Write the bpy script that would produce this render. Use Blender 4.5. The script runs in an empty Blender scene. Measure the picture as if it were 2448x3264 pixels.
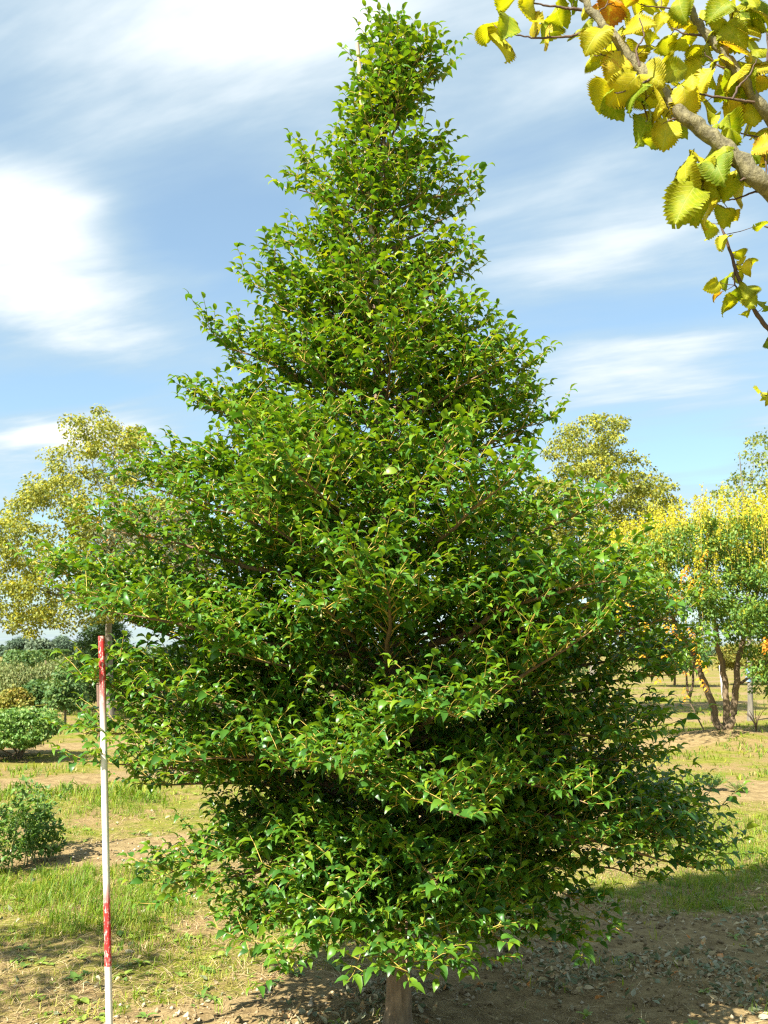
import bpy, math, random
import numpy as np
from mathutils import Vector, Matrix

rng = np.random.default_rng(11)
random.seed(7)
SC = bpy.context.scene
COL = SC.collection

# ------------------------------------------------------------------ camera, sky, sun, exposure
CAM_H, TILT, FPX = 1.65, math.radians(7.6), 3203.0          # focal length in pixels of the 2448 x 3264 photograph
cam_d = bpy.data.cameras.new('camera'); cam = bpy.data.objects.new('camera', cam_d); COL.objects.link(cam)
cam.location = (0, 0, CAM_H); cam.rotation_euler = (math.pi/2 + TILT, 0, 0)
cam_d.sensor_fit = 'VERTICAL'; cam_d.sensor_height = 36.0; cam_d.lens = 36.0*FPX/3264.0
cam_d.clip_start = 0.05; cam_d.clip_end = 3000
cam_d.dof.use_dof = True; cam_d.dof.focus_distance = 4.5; cam_d.dof.aperture_fstop = 9.0
SC.camera = cam

SUN_EL, SUN_AZ = math.radians(46), math.radians(222)         # azimuth from +Y towards +X: left, a little behind the camera
sun_d = bpy.data.lights.new('sun', 'SUN'); sun = bpy.data.objects.new('sun', sun_d); COL.objects.link(sun)
sun_d.energy = 5.0; sun_d.angle = math.radians(0.55); sun_d.color = (1.0, 0.95, 0.85)
sdir = Vector((math.sin(SUN_AZ)*math.cos(SUN_EL), math.cos(SUN_AZ)*math.cos(SUN_EL), math.sin(SUN_EL)))
sun.rotation_euler = sdir.to_track_quat('Z', 'Y').to_euler()

SC.view_settings.view_transform = 'Standard'; SC.view_settings.look = 'None'
SC.view_settings.exposure = 1.6; SC.view_settings.gamma = 1.0; SC.view_settings.use_curve_mapping = False
SC.render.engine = 'CYCLES'
SC.cycles.use_denoising = False; SC.cycles.use_adaptive_sampling = False; SC.cycles.filter_width = 1.25
SC.cycles.max_bounces = 6; SC.cycles.diffuse_bounces = 4; SC.cycles.transmission_bounces = 3
SC.cycles.transparent_max_bounces = 8; SC.cycles.sample_clamp_indirect = 6.0

def ray(px, py):
    u = (px-1224.0)/FPX; v = (1632.0-py)/FPX
    c, s = math.cos(TILT), math.sin(TILT)
    return np.array([u, c - v*s, s + v*c])
def at(px, py, D):                                           # the point seen at that pixel, D metres north of the camera
    d = ray(px, py); return np.array([0, 0, CAM_H]) + d*(D/d[1])

# ---- world: Nishita sky with a layer of procedural cloud
W = bpy.data.worlds.new('World'); SC.world = W; W.use_nodes = True
nt = W.node_tree; N = nt.nodes; L = nt.links; N.clear()
class NB:
    def __init__(s, nt): s.nt = nt
    def n(s, t, **k):
        o = s.nt.nodes.new(t)
        for a, b in k.items(): setattr(o, a, b)
        return o
    def put(s, sock, v):
        if hasattr(v, 'is_output') or hasattr(v, 'links'): s.nt.links.new(v, sock)
        else: sock.default_value = v
    def m(s, op, a, b=0.0, c=0.0, clamp=False):
        o = s.n('ShaderNodeMath', operation=op, use_clamp=clamp)
        s.put(o.inputs[0], a); s.put(o.inputs[1], b); s.put(o.inputs[2], c); return o.outputs[0]
    def sm(s, x, lo, hi, a=0.0, b=1.0):
        o = s.n('ShaderNodeMapRange', interpolation_type='SMOOTHSTEP')
        s.put(o.inputs[0], x); s.put(o.inputs[1], lo); s.put(o.inputs[2], hi); s.put(o.inputs[3], a); s.put(o.inputs[4], b); return o.outputs[0]
    def mix(s, f, a, b, mode='MIX'):
        o = s.n('ShaderNodeMix', data_type='RGBA', blend_type=mode)
        s.put(o.inputs[0], f); s.put(o.inputs[6], a); s.put(o.inputs[7], b); return o.outputs[2]
    def noise(s, vec, scale, detail=4, rough=0.5, dist=0.0):
        o = s.n('ShaderNodeTexNoise'); 
        if vec is not None: s.put(o.inputs['Vector'], vec)
        o.inputs['Scale'].default_value = scale; o.inputs['Detail'].default_value = detail
        o.inputs['Roughness'].default_value = rough; o.inputs['Distortion'].default_value = dist; return o.outputs[0]
    def xyz(s, x, y, z=0.0):
        o = s.n('ShaderNodeCombineXYZ'); s.put(o.inputs[0], x); s.put(o.inputs[1], y); s.put(o.inputs[2], z); return o.outputs[0]
b = NB(nt)
sky = b.n('ShaderNodeTexSky', sky_type='NISHITA'); sky.sun_disc = False
sky.sun_elevation = SUN_EL; sky.sun_rotation = SUN_AZ; sky.air_density = 1.0; sky.dust_density = 0.6; sky.ozone_density = 1.4
tc = b.n('ShaderNodeTexCoord'); sp = b.n('ShaderNodeSeparateXYZ'); L.new(tc.outputs['Generated'], sp.inputs[0])
zz = b.m('ADD', b.m('MAXIMUM', sp.outputs[2], 0.0), 0.06)
X = b.m('DIVIDE', sp.outputs[0], zz); Y = b.m('DIVIDE', sp.outputs[1], zz)
def plane(px, py):
    d = ray(px, py); d = d/np.linalg.norm(d); return d[0]/(d[2]+0.06), d[1]/(d[2]+0.06)
def bump(p, q, hw, amp):                                     # an oval cloud bank (or a gap) lying between two points of the cloud layer
    (x0, y0), (x1, y1) = plane(*p), plane(*q)
    cx, cy = (x0+x1)/2, (y0+y1)/2; l = math.hypot(x1-x0, y1-y0); ux, uy = (x1-x0)/l, (y1-y0)/l
    dx = b.m('SUBTRACT', X, cx); dy = b.m('SUBTRACT', Y, cy)
    s_ = b.m('MULTIPLY', b.m('ADD', b.m('MULTIPLY', dx, ux), b.m('MULTIPLY', dy, uy)), 1.0/(l*0.5))
    t_ = b.m('MULTIPLY', b.m('ADD', b.m('MULTIPLY', dx, -uy), b.m('MULTIPLY', dy, ux)), 1.0/hw)
    r2 = b.m('ADD', b.m('MULTIPLY', s_, s_), b.m('MULTIPLY', t_, t_))
    return b.m('MULTIPLY', b.m('POWER', 2.718, b.m('MULTIPLY', r2, -1.0)), amp)
rot = (0.87, -0.5)
U = b.m('ADD', b.m('MULTIPLY', X, rot[0]), b.m('MULTIPLY', Y, rot[1]))
V = b.m('ADD', b.m('MULTIPLY', X, -rot[1]), b.m('MULTIPLY', Y, rot[0]))
cv = b.xyz(b.m('MULTIPLY', U, 0.75), b.m('MULTIPLY', V, 1.35), 3.7)
n1 = b.noise(cv, 0.85, 9, 0.55, 0.25)
n2 = b.noise(b.xyz(b.m('MULTIPLY', U, 0.8), b.m('MULTIPLY', V, 2.6), 9.1), 1.5, 5, 0.55, 0.3)
d = b.m('ADD', b.m('MULTIPLY', b.m('SUBTRACT', n1, 0.5), 2.0), b.m('MULTIPLY', b.m('SUBTRACT', n2, 0.5), 1.1))
d = b.m('ADD', d, 0.42)
for args in [((-150, 620), (420, 760), .35, .55), ((-100, 980), (560, 1010), .45, .60), ((1450, 960), (2350, 560), .22, .50),
             ((300, 20), (1500, 30), .25, .45), ((0, 1420), (620, 1310), .22, .45), ((1750, 1250), (2400, 1180), .30, .30),
             ((300, 720), (1000, 640), .22, -.50), ((-100, 470), (350, 500), .10, -.30), ((0, 1290), (500, 1200), .16, -.55),
             ((2000, 1480), (2448, 1440), .5, -.60), ((1650, 1000), (2450, 1010), .16, -.42), ((1200, 1350), (1700, 1130), .3, -.2),
             ((650, 900), (900, 1000), .3, -.25), ((1700, 330), (2448, 150), .1, .12)]:
    d = b.m('ADD', d, bump(*args))
cover = b.sm(d, -0.05, 0.95, 0.34, 1.0)
thick = b.sm(d, 0.38, 1.25)
cl = b.mix(thick, (2.75, 3.6, 4.15, 1), (5.9, 6.0, 6.0, 1))
skycol = b.mix(1.0, sky.outputs[0], (0.90, 1.06, 1.06, 1), 'MULTIPLY')
colr = b.mix(cover, skycol, cl)
bg = b.n('ShaderNodeBackground'); L.new(colr, bg.inputs[0]); bg.inputs[1].default_value = 0.07
wo = b.n('ShaderNodeOutputWorld'); L.new(bg.outputs[0], wo.inputs[0])

# ------------------------------------------------------------------ helpers
def vnoise(x, y, seed=0):
    xi = np.floor(x).astype(np.int64); yi = np.floor(y).astype(np.int64); fx = x-xi; fy = y-yi
    fx = fx*fx*(3-2*fx); fy = fy*fy*(3-2*fy)
    def h(a, c):
        n = (a*374761393 + c*668265263 + seed*974711) & 0xffffffff
        n = ((n ^ (n >> 13))*1274126177) & 0xffffffff
        return ((n ^ (n >> 16)) & 0xffff)/65535.0
    return (h(xi, yi)*(1-fx)+h(xi+1, yi)*fx)*(1-fy)+(h(xi, yi+1)*(1-fx)+h(xi+1, yi+1)*fx)*fy
def fbm(x, y, sc, octv=4, seed=0):
    r = 0; a = .5; t = 0
    for k in range(octv):
        r = r + a*vnoise(x*sc, y*sc, seed+k*17); t += a; a *= .55; sc *= 2.03
    return r/t
def nrm(v): return v/np.maximum(np.linalg.norm(v, axis=-1, keepdims=True), 1e-9)

def tag(o, label=None, cat=None, group=None, kind=None):
    if label: o['label'] = label
    if cat: o['category'] = cat
    if group: o['group'] = group
    if kind: o['kind'] = kind
    return o
def empty(name, loc, label, cat, group=None):
    o = bpy.data.objects.new(name, None); COL.objects.link(o); o.location = [float(v) for v in loc]; o.empty_display_size = .1
    return tag(o, label, cat, group)
def mesh_np(name, co, faces_flat, sizes, mat, rnd=None, smooth=True, origin=None):
    me = bpy.data.meshes.new(name)
    co = np.asarray(co, dtype=np.float32).reshape(-1, 3)
    if origin is not None: co = co - np.asarray(origin, dtype=np.float32)
    me.vertices.add(len(co)); me.vertices.foreach_set('co', co.ravel())
    faces_flat = np.asarray(faces_flat, dtype=np.int32).ravel(); sizes = np.asarray(sizes, dtype=np.int32)
    me.loops.add(len(faces_flat)); me.loops.foreach_set('vertex_index', faces_flat)
    me.polygons.add(len(sizes)); st = np.zeros(len(sizes), np.int32); st[1:] = np.cumsum(sizes)[:-1]
    me.polygons.foreach_set('loop_start', st); me.polygons.foreach_set('loop_total', sizes)
    me.update(calc_edges=True)
    me.polygons.foreach_set('use_smooth', np.full(len(sizes), smooth))
    if rnd is not None:
        a = me.attributes.new('rnd', 'FLOAT', 'POINT'); a.data.foreach_set('value', np.asarray(rnd, dtype=np.float32))
    if mat: me.materials.append(mat)
    return me
def link(name, me, parent=None, loc=None):
    o = bpy.data.objects.new(name, me); COL.objects.link(o)
    if parent is not None: o.parent = parent
    if loc is not None: o.location = [float(v) for v in loc]
    return o

class Acc:                                                   # gathers pieces into one mesh
    def __init__(s): s.v = []; s.f = []; s.z = []; s.r = []; s.n = 0
    def add(s, v, f, z, r):
        s.v.append(v); s.f.append(np.asarray(f).ravel()+s.n); s.z.append(z); s.r.append(r); s.n += len(v)
    def mesh(s, name, mat, origin=None, smooth=True):
        if not s.v: return None
        return mesh_np(name, np.concatenate(s.v), np.concatenate(s.f), np.concatenate(s.z), mat, np.concatenate(s.r), smooth, origin)
def tube(acc, pts, rad, sides=6, r=0.5, cap=True):
    pts = np.asarray(pts, float); n = len(pts); rad = np.broadcast_to(np.asarray(rad, float), (n,))
    tg = nrm(np.gradient(pts, axis=0)); ref = np.array([0.31, 0.22, 0.93]) if abs(tg[0][2]) < .8 else np.array([0.93, 0.3, 0.2])
    bx = nrm(np.cross(tg, ref)); by = np.cross(tg, bx)
    a = np.arange(sides)*2*math.pi/sides
    v = pts[:, None, :] + rad[:, None, None]*(np.cos(a)[None, :, None]*bx[:, None, :] + np.sin(a)[None, :, None]*by[:, None, :])
    i = np.arange(n-1)[:, None]*sides; j = np.arange(sides)[None, :]; k = (j+1) % sides
    f = np.stack([i+j, i+k, i+k+sides, i+j+sides], -1).reshape(-1, 4)
    fl = f.ravel(); z = np.full(len(f), 4)
    vv = v.reshape(-1, 3)
    if cap:
        fl = np.concatenate([fl, n*sides+np.arange(sides)[::-1], (n+1)*sides+np.arange(sides)]); z = np.concatenate([z, [sides, sides]]); vv = np.concatenate([vv, v[0], v[-1]])
    acc.add(vv, fl, z, np.full(len(vv), r))
def bez(p0, p1, p2, n):
    t = np.linspace(0, 1, n)[:, None]; return (1-t)**2*p0 + 2*t*(1-t)*p1 + t*t*p2

def leaves(base, axis, up, length, width, bend, fold, rows, prof, roll=None, th0=0.15, serr=None):
    """Arrays of leaves: an arched blade folded along its midrib. Returns verts (n, k, 3) and one leaf's faces."""
    n = len(base); a = nrm(axis); side = nrm(np.cross(up, a)); nm = np.cross(a, side)
    if roll is not None:
        c, s = np.cos(roll)[:, None], np.sin(roll)[:, None]; side, nm = side*c+nm*s, nm*c-side*s
    out = []; pos = base.copy(); last = 0.0; k = len(rows)
    for q, (t, w) in enumerate(zip(rows, prof)):
        tm = (t+last)/2; th = th0 - bend*tm
        pos = pos + (length*(t-last))[:, None]*(a*np.cos(th)[:, None] + nm*np.sin(th)[:, None]); last = t
        th = th0 - bend*t
        ln = nm*np.cos(th)[:, None] - a*np.sin(th)[:, None]
        if q == 0 or q == k-1: out.append(pos)
        else:
            hw = (width*w*.5)[:, None]
            out.append(pos + hw*(side*np.cos(fold)[:, None] + ln*np.sin(fold)[:, None])); out.append(pos)
            out.append(pos + hw*(-side*np.cos(fold)[:, None] + ln*np.sin(fold)[:, None]))
    v = np.stack(out, 1); f = []; z = []
    f += [0, 1, 2, 0, 2, 3]; z += [3, 3]
    for q in range(k-3):
        o = 1+3*q; f += [o, o+3, o+4, o+1, o+1, o+4, o+5, o+2]; z += [4, 4]
    o = 1+3*(k-3); t = o+3; f += [o, t, o+1, o+1, t, o+2]; z += [3, 3]
    return v, np.array(f), np.array(z)
def leaf_mesh(name, v, f, z, mat, rnd, origin=None):
    n, k = v.shape[:2]
    ff = (f[None, :] + (np.arange(n)*k)[:, None]).ravel()
    return mesh_np(name, v.reshape(-1, 3), ff, np.tile(z, n), mat, np.repeat(rnd, k), True, origin)

# ------------------------------------------------------------------ materials
def new_mat(name):
    m = bpy.data.materials.new(name); m.use_nodes = True; nt = m.node_tree; nt.nodes.clear()
    out = nt.nodes.new('ShaderNodeOutputMaterial'); return m, NB(nt), out
def ramp(bd, fac, stops):
    o = bd.n('ShaderNodeValToRGB'); e = o.color_ramp.elements
    while len(e) < len(stops): e.new(0.5)
    for x, (p, c) in zip(e, stops): x.position = p; x.color = (*c, 1)
    bd.put(o.inputs[0], fac); return o.outputs[0]
def attr(bd, name='rnd'):
    o = bd.n('ShaderNodeAttribute'); o.attribute_name = name; return o.outputs['Fac']
def leaf_mat(name, stops, trans=0.35, tint=(1.5, 1.35, 0.5), rough=0.4, spec=0.5, mottling=0.25, mscale=60):
    m, bd, out = new_mat(name)
    tcn = bd.n('ShaderNodeTexCoord')
    nz = bd.noise(tcn.outputs['Object'], mscale, 2, .5)
    f = bd.m('ADD', attr(bd), bd.m('MULTIPLY', bd.m('SUBTRACT', nz, .5), mottling), clamp=True)
    c = ramp(bd, f, stops)
    p = bd.n('ShaderNodeBsdfPrincipled'); bd.put(p.inputs['Base Color'], c)
    p.inputs['Roughness'].default_value = rough; p.inputs['Specular IOR Level'].default_value = spec
    t = bd.n('ShaderNodeBsdfTranslucent'); bd.put(t.inputs[0], bd.mix(1.0, c, (*tint, 1), 'MULTIPLY'))
    mx = bd.n('ShaderNodeMixShader'); mx.inputs[0].default_value = trans
    bd.nt.links.new(p.outputs[0], mx.inputs[1]); bd.nt.links.new(t.outputs[0], mx.inputs[2]); bd.nt.links.new(mx.outputs[0], out.inputs[0])
    return m
def bark_mat(name, c0, c1, scale=30, rough=0.85, stretch=4.0, bump=0.4):
    m, bd, out = new_mat(name)
    tcn = bd.n('ShaderNodeTexCoord'); mp = bd.n('ShaderNodeMapping'); mp.inputs['Scale'].default_value = (1, 1, 1.0/stretch)
    bd.put(mp.inputs[0], tcn.outputs['Object'])
    nz = bd.noise(mp.outputs[0], scale, 6, .65, .4)
    f = bd.m('ADD', bd.sm(nz, .3, .7), bd.m('MULTIPLY', bd.m('SUBTRACT', attr(bd), .5), .6), clamp=True)
    p = bd.n('ShaderNodeBsdfPrincipled'); bd.put(p.inputs['Base Color'], bd.mix(f, (*c0, 1), (*c1, 1)))
    p.inputs['Roughness'].default_value = rough
    bp = bd.n('ShaderNodeBump'); bp.inputs['Strength'].default_value = bump; bp.inputs['Distance'].default_value = .01
    bd.put(bp.inputs['Height'], nz); bd.put(p.inputs['Normal'], bp.outputs[0])
    bd.nt.links.new(p.outputs[0], out.inputs[0]); return m

M = {}
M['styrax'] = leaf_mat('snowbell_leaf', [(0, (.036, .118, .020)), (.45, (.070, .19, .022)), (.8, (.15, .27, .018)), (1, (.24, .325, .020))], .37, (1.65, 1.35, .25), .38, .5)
M['twig'] = bark_mat('young_twig', (.36, .28, .04), (.46, .31, .07), 40, .6, 2, .1)
M['bough'] = bark_mat('branch_bark', (.11, .065, .032), (.23, .14, .075), 45, .8, 3, .4)
M['trunk'] = bark_mat('trunk_bark', (.13, .09, .05), (.27, .19, .11), 38, .85, 4, .6)
M['greybark'] = bark_mat('grey_bark', (.11, .10, .08), (.23, .20, .15), 14, .9, 5, .5)
M['brownbark'] = bark_mat('brown_bark', (.10, .07, .04), (.21, .15, .085), 16, .9, 4, .5)
M['hazelbark'] = bark_mat('olive_bark', (.10, .085, .04), (.27, .235, .115), 60, .75, 1.5, .8)
M['hazeltwig'] = bark_mat('dark_twig', (.055, .03, .02), (.12, .07, .035), 60, .7, 2, .2)
M['hazel'], bd, out = new_mat('yellow_veined_leaf')
tcn = bd.n('ShaderNodeTexCoord'); sx = bd.n('ShaderNodeSeparateXYZ'); bd.put(sx.inputs[0], tcn.outputs['Object'])
ay = bd.m('ABSOLUTE', sx.outputs[1])
vw = bd.m('SINE', bd.m('MULTIPLY', bd.m('SUBTRACT', sx.outputs[0], bd.m('MULTIPLY', ay, .75)), 56.0))
vein = bd.m('MAXIMUM', bd.sm(vw, .80, 1.0), bd.sm(ay, .022, .008))
oi = bd.n('ShaderNodeObjectInfo')
nz = bd.noise(tcn.outputs['Object'], 5, 4, .6); nz2 = bd.noise(tcn.outputs['Object'], 22, 3, .6)
f_ = bd.m('ADD', attr(bd), bd.m('ADD', bd.m('MULTIPLY', bd.m('SUBTRACT', nz, .5), .9), bd.m('MULTIPLY', bd.m('SUBTRACT', oi.outputs['Random'], .5), .35)), clamp=True)
hc = ramp(bd, f_, [(0, (.20, .30, .012)), (.3, (.38, .41, .015)), (.65, (.58, .51, .02)), (.86, (.62, .49, .03)), (1, (.50, .20, .03))])
hc = bd.mix(bd.m('MULTIPLY', vein, .24), hc, (.66, .60, .16, 1))
hc = bd.mix(bd.sm(nz2, .66, .76, 0, .7), hc, (.30, .16, .03, 1))
p = bd.n('ShaderNodeBsdfPrincipled'); bd.put(p.inputs['Base Color'], hc); p.inputs['Roughness'].default_value = .55; p.inputs['Specular IOR Level'].default_value = .3
bp = bd.n('ShaderNodeBump'); bp.inputs['Strength'].default_value = .3; bp.inputs['Distance'].default_value = .003; bd.put(bp.inputs['Height'], bd.m('SUBTRACT', 1.0, vein)); bd.put(p.inputs['Normal'], bp.outputs[0])
t = bd.n('ShaderNodeBsdfTranslucent'); bd.put(t.inputs[0], bd.mix(1.0, hc, (1.2, 1.12, .3, 1), 'MULTIPLY')); mx = bd.n('ShaderNodeMixShader'); mx.inputs[0].default_value = .48
bd.nt.links.new(p.outputs[0], mx.inputs[1]); bd.nt.links.new(t.outputs[0], mx.inputs[2]); bd.nt.links.new(mx.outputs[0], out.inputs[0])
M['linden'] = leaf_mat('linden_leaf', [(0, (.13, .175, .035)), (.5, (.26, .285, .045)), (.8, (.42, .39, .04)), (1, (.54, .42, .03))], .33, (1.3, 1.2, .5), .55, .3)
M['olive'] = leaf_mat('olive_leaf', [(0, (.07, .09, .04)), (.6, (.15, .16, .07)), (.93, (.20, .17, .08)), (.97, (.50, .20, .03)), (1, (.60, .25, .03))], .25, (1.2, 1.1, .5), .55, .3)
M['pale'] = leaf_mat('pale_linden_leaf', [(0, (.13, .20, .06)), (.6, (.22, .27, .07)), (1, (.42, .36, .06))], .35, (1.3, 1.2, .5), .55, .3)
M['kgreen'] = leaf_mat('rain_tree_leaf', [(0, (.055, .14, .025)), (.5, (.12, .23, .035)), (.85, (.21, .30, .035)), (1, (.38, .36, .03))], .30, (1.4, 1.3, .45), .5, .35)
M['kyellow'] = leaf_mat('rain_tree_flower', [(0, (.32, .36, .02)), (.5, (.58, .54, .025)), (1, (.72, .62, .06))], .35, (1.1, 1.0, .3), .6, .2)
M['korange'] = leaf_mat('orange_leaf', [(0, (.55, .16, .02)), (.4, (.70, .32, .02)), (1, (.72, .46, .03))], .35, (1.1, .9, .3), .6, .2)
M['weeping'] = leaf_mat('weeping_leaf', [(0, (.10, .15, .05)), (.5, (.19, .23, .075)), (1, (.32, .30, .12))], .25, (1.2, 1.2, .5), .6, .25)
M['maple'] = leaf_mat('maple_bush_leaf', [(0, (.06, .14, .03)), (.5, (.13, .25, .045)), (.85, (.25, .34, .08)), (1, (.38, .37, .13))], .28, (1.3, 1.3, .5), .5, .35)
M['shrub'] = leaf_mat('shrub_leaf', [(0, (.04, .10, .03)), (.6, (.09, .17, .045)), (1, (.19, .24, .06))], .25, (1.3, 1.3, .5), .55, .3)
M['conifer'] = leaf_mat('conifer_needle', [(0, (.035, .075, .018)), (.6, (.07, .13, .03)), (1, (.13, .19, .05))], .15, (1.2, 1.2, .5), .6, .25)
M['pine'] = leaf_mat('pine_needle', [(0, (.05, .085, .05)), (.6, (.09, .14, .08)), (1, (.15, .19, .11))], .1, (1.1, 1.1, .7), .6, .25)
M['bronze'] = leaf_mat('bronze_leaf', [(0, (.14, .17, .03)), (.6, (.25, .24, .04)), (1, (.36, .22, .05))], .25, (1.2, 1.1, .5), .6, .25)
M['weed'] = leaf_mat('weed_leaf', [(0, (.07, .15, .03)), (.6, (.14, .25, .04)), (1, (.27, .36, .05))], .3, (1.3, 1.3, .5), .5, .35)
M['grass'] = leaf_mat('grass_blade', [(0, (.09, .19, .012)), (.45, (.22, .31, .018)), (.72, (.36, .36, .04)), (1, (.52, .40, .15))], .40, (1.2, 1.15, .4), .55, .3, .05)
M['straw'] = leaf_mat('dry_straw', [(0, (.16, .10, .045)), (.5, (.40, .29, .13)), (1, (.62, .49, .27))], .1, (1, 1, .8), .7, .2, .05)
M['litter'] = leaf_mat('fallen_leaf', [(0, (.13, .16, .07)), (.25, (.24, .26, .15)), (.5, (.36, .33, .21)), (.75, (.42, .31, .17)), (.93, (.56, .45, .24)), (1, (.55, .22, .06))], .1, (1, 1, .8), .65, .25, .2)

# ------------------------------------------------------------------ ground
TREE = at(1266, 3298, 4.56); TREE[2] = 0.0
SLOPE = 0.5
def row_d(x, y):                                             # distance to the middle line of the nearest planted row, and the row number
    v = y - SLOPE*x - 4.55 + .35*(fbm(x, y, .35, 2, 5)-.5); k = np.maximum(np.round(v/5.1), -2)
    return np.abs(v-k*5.1)*.9, k
def soil_amount(x, y):
    x = np.asarray(x, float); y = np.asarray(y, float)
    dd, k = row_d(x, y)
    e = dd + (fbm(x, y, .9, 4, 31)-.5)*1.3
    hw = np.where(k == 0, .95, .58)
    return np.clip((hw - e)/.30 + .5, 0, 1)
def gz(x, y):
    x = np.asarray(x, float); y = np.asarray(y, float)
    s = soil_amount(x, y); r = np.hypot(x, y)
    h = .05*(fbm(x, y, .45, 3, 3)-.5) + .035*s*(fbm(x, y, 3.1, 3, 8)-.45) + .012*(fbm(x, y, 11., 3, 9)-.5)
    dk = np.hypot(x-6.0, y-17.8); h = h + .22*np.exp(-(dk/1.3)**2)
    dt = np.hypot(x-TREE[0], y-TREE[1]); h = h + .05*np.exp(-(dt/.55)**2) - .01
    return h*np.exp(-np.maximum(r-60, 0)/60)
def axis_pts(lo, mid0, mid1, hi, step, grow):
    a = list(np.arange(mid0, mid1, step)); s = step; p = mid1
    while p < hi: a.append(p); s *= grow; p += s
    a.append(hi); s = step; p = mid0
    while p > lo: s *= grow; p -= s; a.append(p)
    return np.unique(np.array(a))
gx = axis_pts(-1500, -3.2, 3.6, 1500, .034, 1.045); gy = axis_pts(-600, 3.2, 8.5, 2000, .034, 1.028)
GX, GY = np.meshgrid(gx, gy); GZ = gz(GX, GY)
GZ = GZ + np.where((np.abs(GX) < 6) & (GY > 2) & (GY < 12), .020*soil_amount(GX, GY)*(fbm(GX, GY, 26., 2, 77)-.5), 0)
nxg, nyg = len(gx), len(gy)
ii = (np.arange(nyg-1)[:, None]*nxg + np.arange(nxg-1)[None, :]).ravel()
gf = np.stack([ii, ii+1, ii+1+nxg, ii+nxg], -1)
gm, bd, out = new_mat('ground_soil_and_grass')
tcn = bd.n('ShaderNodeTexCoord'); po = tcn.outputs['Object']
so = attr(bd, 'soil')
nb = bd.noise(po, 1.3, 5, .6); nm_ = bd.noise(po, 9, 6, .65); nf = bd.noise(po, 70, 5, .7)
vor = bd.n('ShaderNodeTexVoronoi'); bd.put(vor.inputs['Vector'], po); vor.inputs['Scale'].default_value = 45
soilc = ramp(bd, bd.m('ADD', bd.m('MULTIPLY', nm_, .6), bd.m('MULTIPLY', nf, .4)), [(.28, (.085, .055, .024)), (.45, (.20, .14, .062)), (.58, (.31, .225, .105)), (.75, (.43, .33, .18))])
soilc = bd.mix(bd.sm(nb, .45, .7, 0, .5), soilc, (.25, .19, .085, 1))
hayc = ramp(bd, nf, [(.28, (.07, .045, .018)), (.5, (.24, .165, .07)), (.72, (.42, .31, .14))])
grsc = ramp(bd, bd.m('ADD', bd.m('MULTIPLY', nm_, .5), bd.m('MULTIPLY', nf, .5)), [(.32, (.05, .06, .008)), (.5, (.165, .175, .02)), (.7, (.32, .29, .05))])
turf = bd.mix(bd.sm(bd.m('ADD', bd.m('MULTIPLY', nb, .65), bd.m('MULTIPLY', nm_, .35)), .40, .60), grsc, hayc)
sfac = bd.sm(bd.m('ADD', so, bd.m('MULTIPLY', bd.m('SUBTRACT', nm_, .5), .9)), .35, .65)
gcol = bd.mix(sfac, turf, soilc)
p = bd.n('ShaderNodeBsdfPrincipled'); bd.put(p.inputs['Base Color'], gcol); p.inputs['Roughness'].default_value = .95; p.inputs['Specular IOR Level'].default_value = .1
hb = bd.m('ADD', bd.m('MULTIPLY', nm_, .6), bd.m('ADD', bd.m('MULTIPLY', nf, .35), bd.m('MULTIPLY', vor.outputs[0], .15)))
bp = bd.n('ShaderNodeBump'); bp.inputs['Strength'].default_value = .8; bp.inputs['Distance'].default_value = .03; bd.put(bp.inputs['Height'], hb)
bd.put(p.inputs['Normal'], bp.outputs[0]); bd.nt.links.new(p.outputs[0], out.inputs[0])
gme = mesh_np('ground', np.stack([GX, GY, GZ], -1), gf, np.full(len(gf), 4), gm)
a_ = gme.attributes.new('soil', 'FLOAT', 'POINT'); a_.data.foreach_set('value', soil_amount(GX, GY).ravel().astype(np.float32))
ground = tag(link('ground', gme), 'sunlit nursery field of dry grass with strips of bare tan soil', 'ground', kind='structure')

# ------------------------------------------------------------------ the snowbell tree
LEAF_ROWS = [0, .16, .40, .70, 1.0]; LEAF_PROF = [0, .78, 1.0, .56, 0]
def zpx(yd): return float(at(1224, yd*1.4755, 4.56)[2])
SIL = [(30, 830, 880), (90, 765, 950), (160, 757, 985), (250, 768, 950), (320, 700, 990), (350, 640, 995), (410, 612, 1050), (470, 655, 1005), (520, 600, 970),
       (560, 562, 1045), (600, 520, 1045), (650, 505, 1005), (700, 432, 1080), (750, 430, 1130), (800, 418, 1165), (860, 390, 1150), (900, 395, 1178),
       (950, 395, 1165), (1000, 320, 1150), (1050, 290, 1160), (1100, 245, 1240), (1150, 235, 1330), (1200, 150, 1390), (1250, 90, 1400), (1300, 110, 1430),
       (1350, 175, 1460), (1400, 190, 1490), (1450, 160, 1500), (1500, 165, 1490), (1560, 150, 1500), (1600, 155, 1480), (1650, 180, 1430), (1700, 260, 1380),
       (1750, 370, 1520), (1800, 395, 1570), (1850, 345, 1595), (1900, 310, 1560), (1950, 330, 1440), (2000, 430, 1340), (2050, 450, 1300), (2100, 490, 1180)]
SZ = np.array([zpx(s[0]) for s in SIL])[::-1]
def trunk_pt(z):
    z = np.asarray(z, float)
    x = np.interp(z, [0, 1.0, 2.2, 3.3, 4.0, 4.75], [TREE[0], TREE[0]-.01, TREE[0]-.06, TREE[0]-.10, TREE[0]-.075, TREE[0]-.015])
    return np.stack([x + .012*np.sin(z*5), TREE[1] + .02*np.sin(z*2.3), z], -1)
SL = np.array([(trunk_pt(zpx(s[0]))[0] - at(s[1]*1.4755, s[0]*1.4755, 4.56)[0]) for s in SIL])[::-1]
SR = np.array([(at(s[2]*1.4755, s[0]*1.4755, 4.56)[0] - trunk_pt(zpx(s[0]))[0]) for s in SIL])[::-1]
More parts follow.
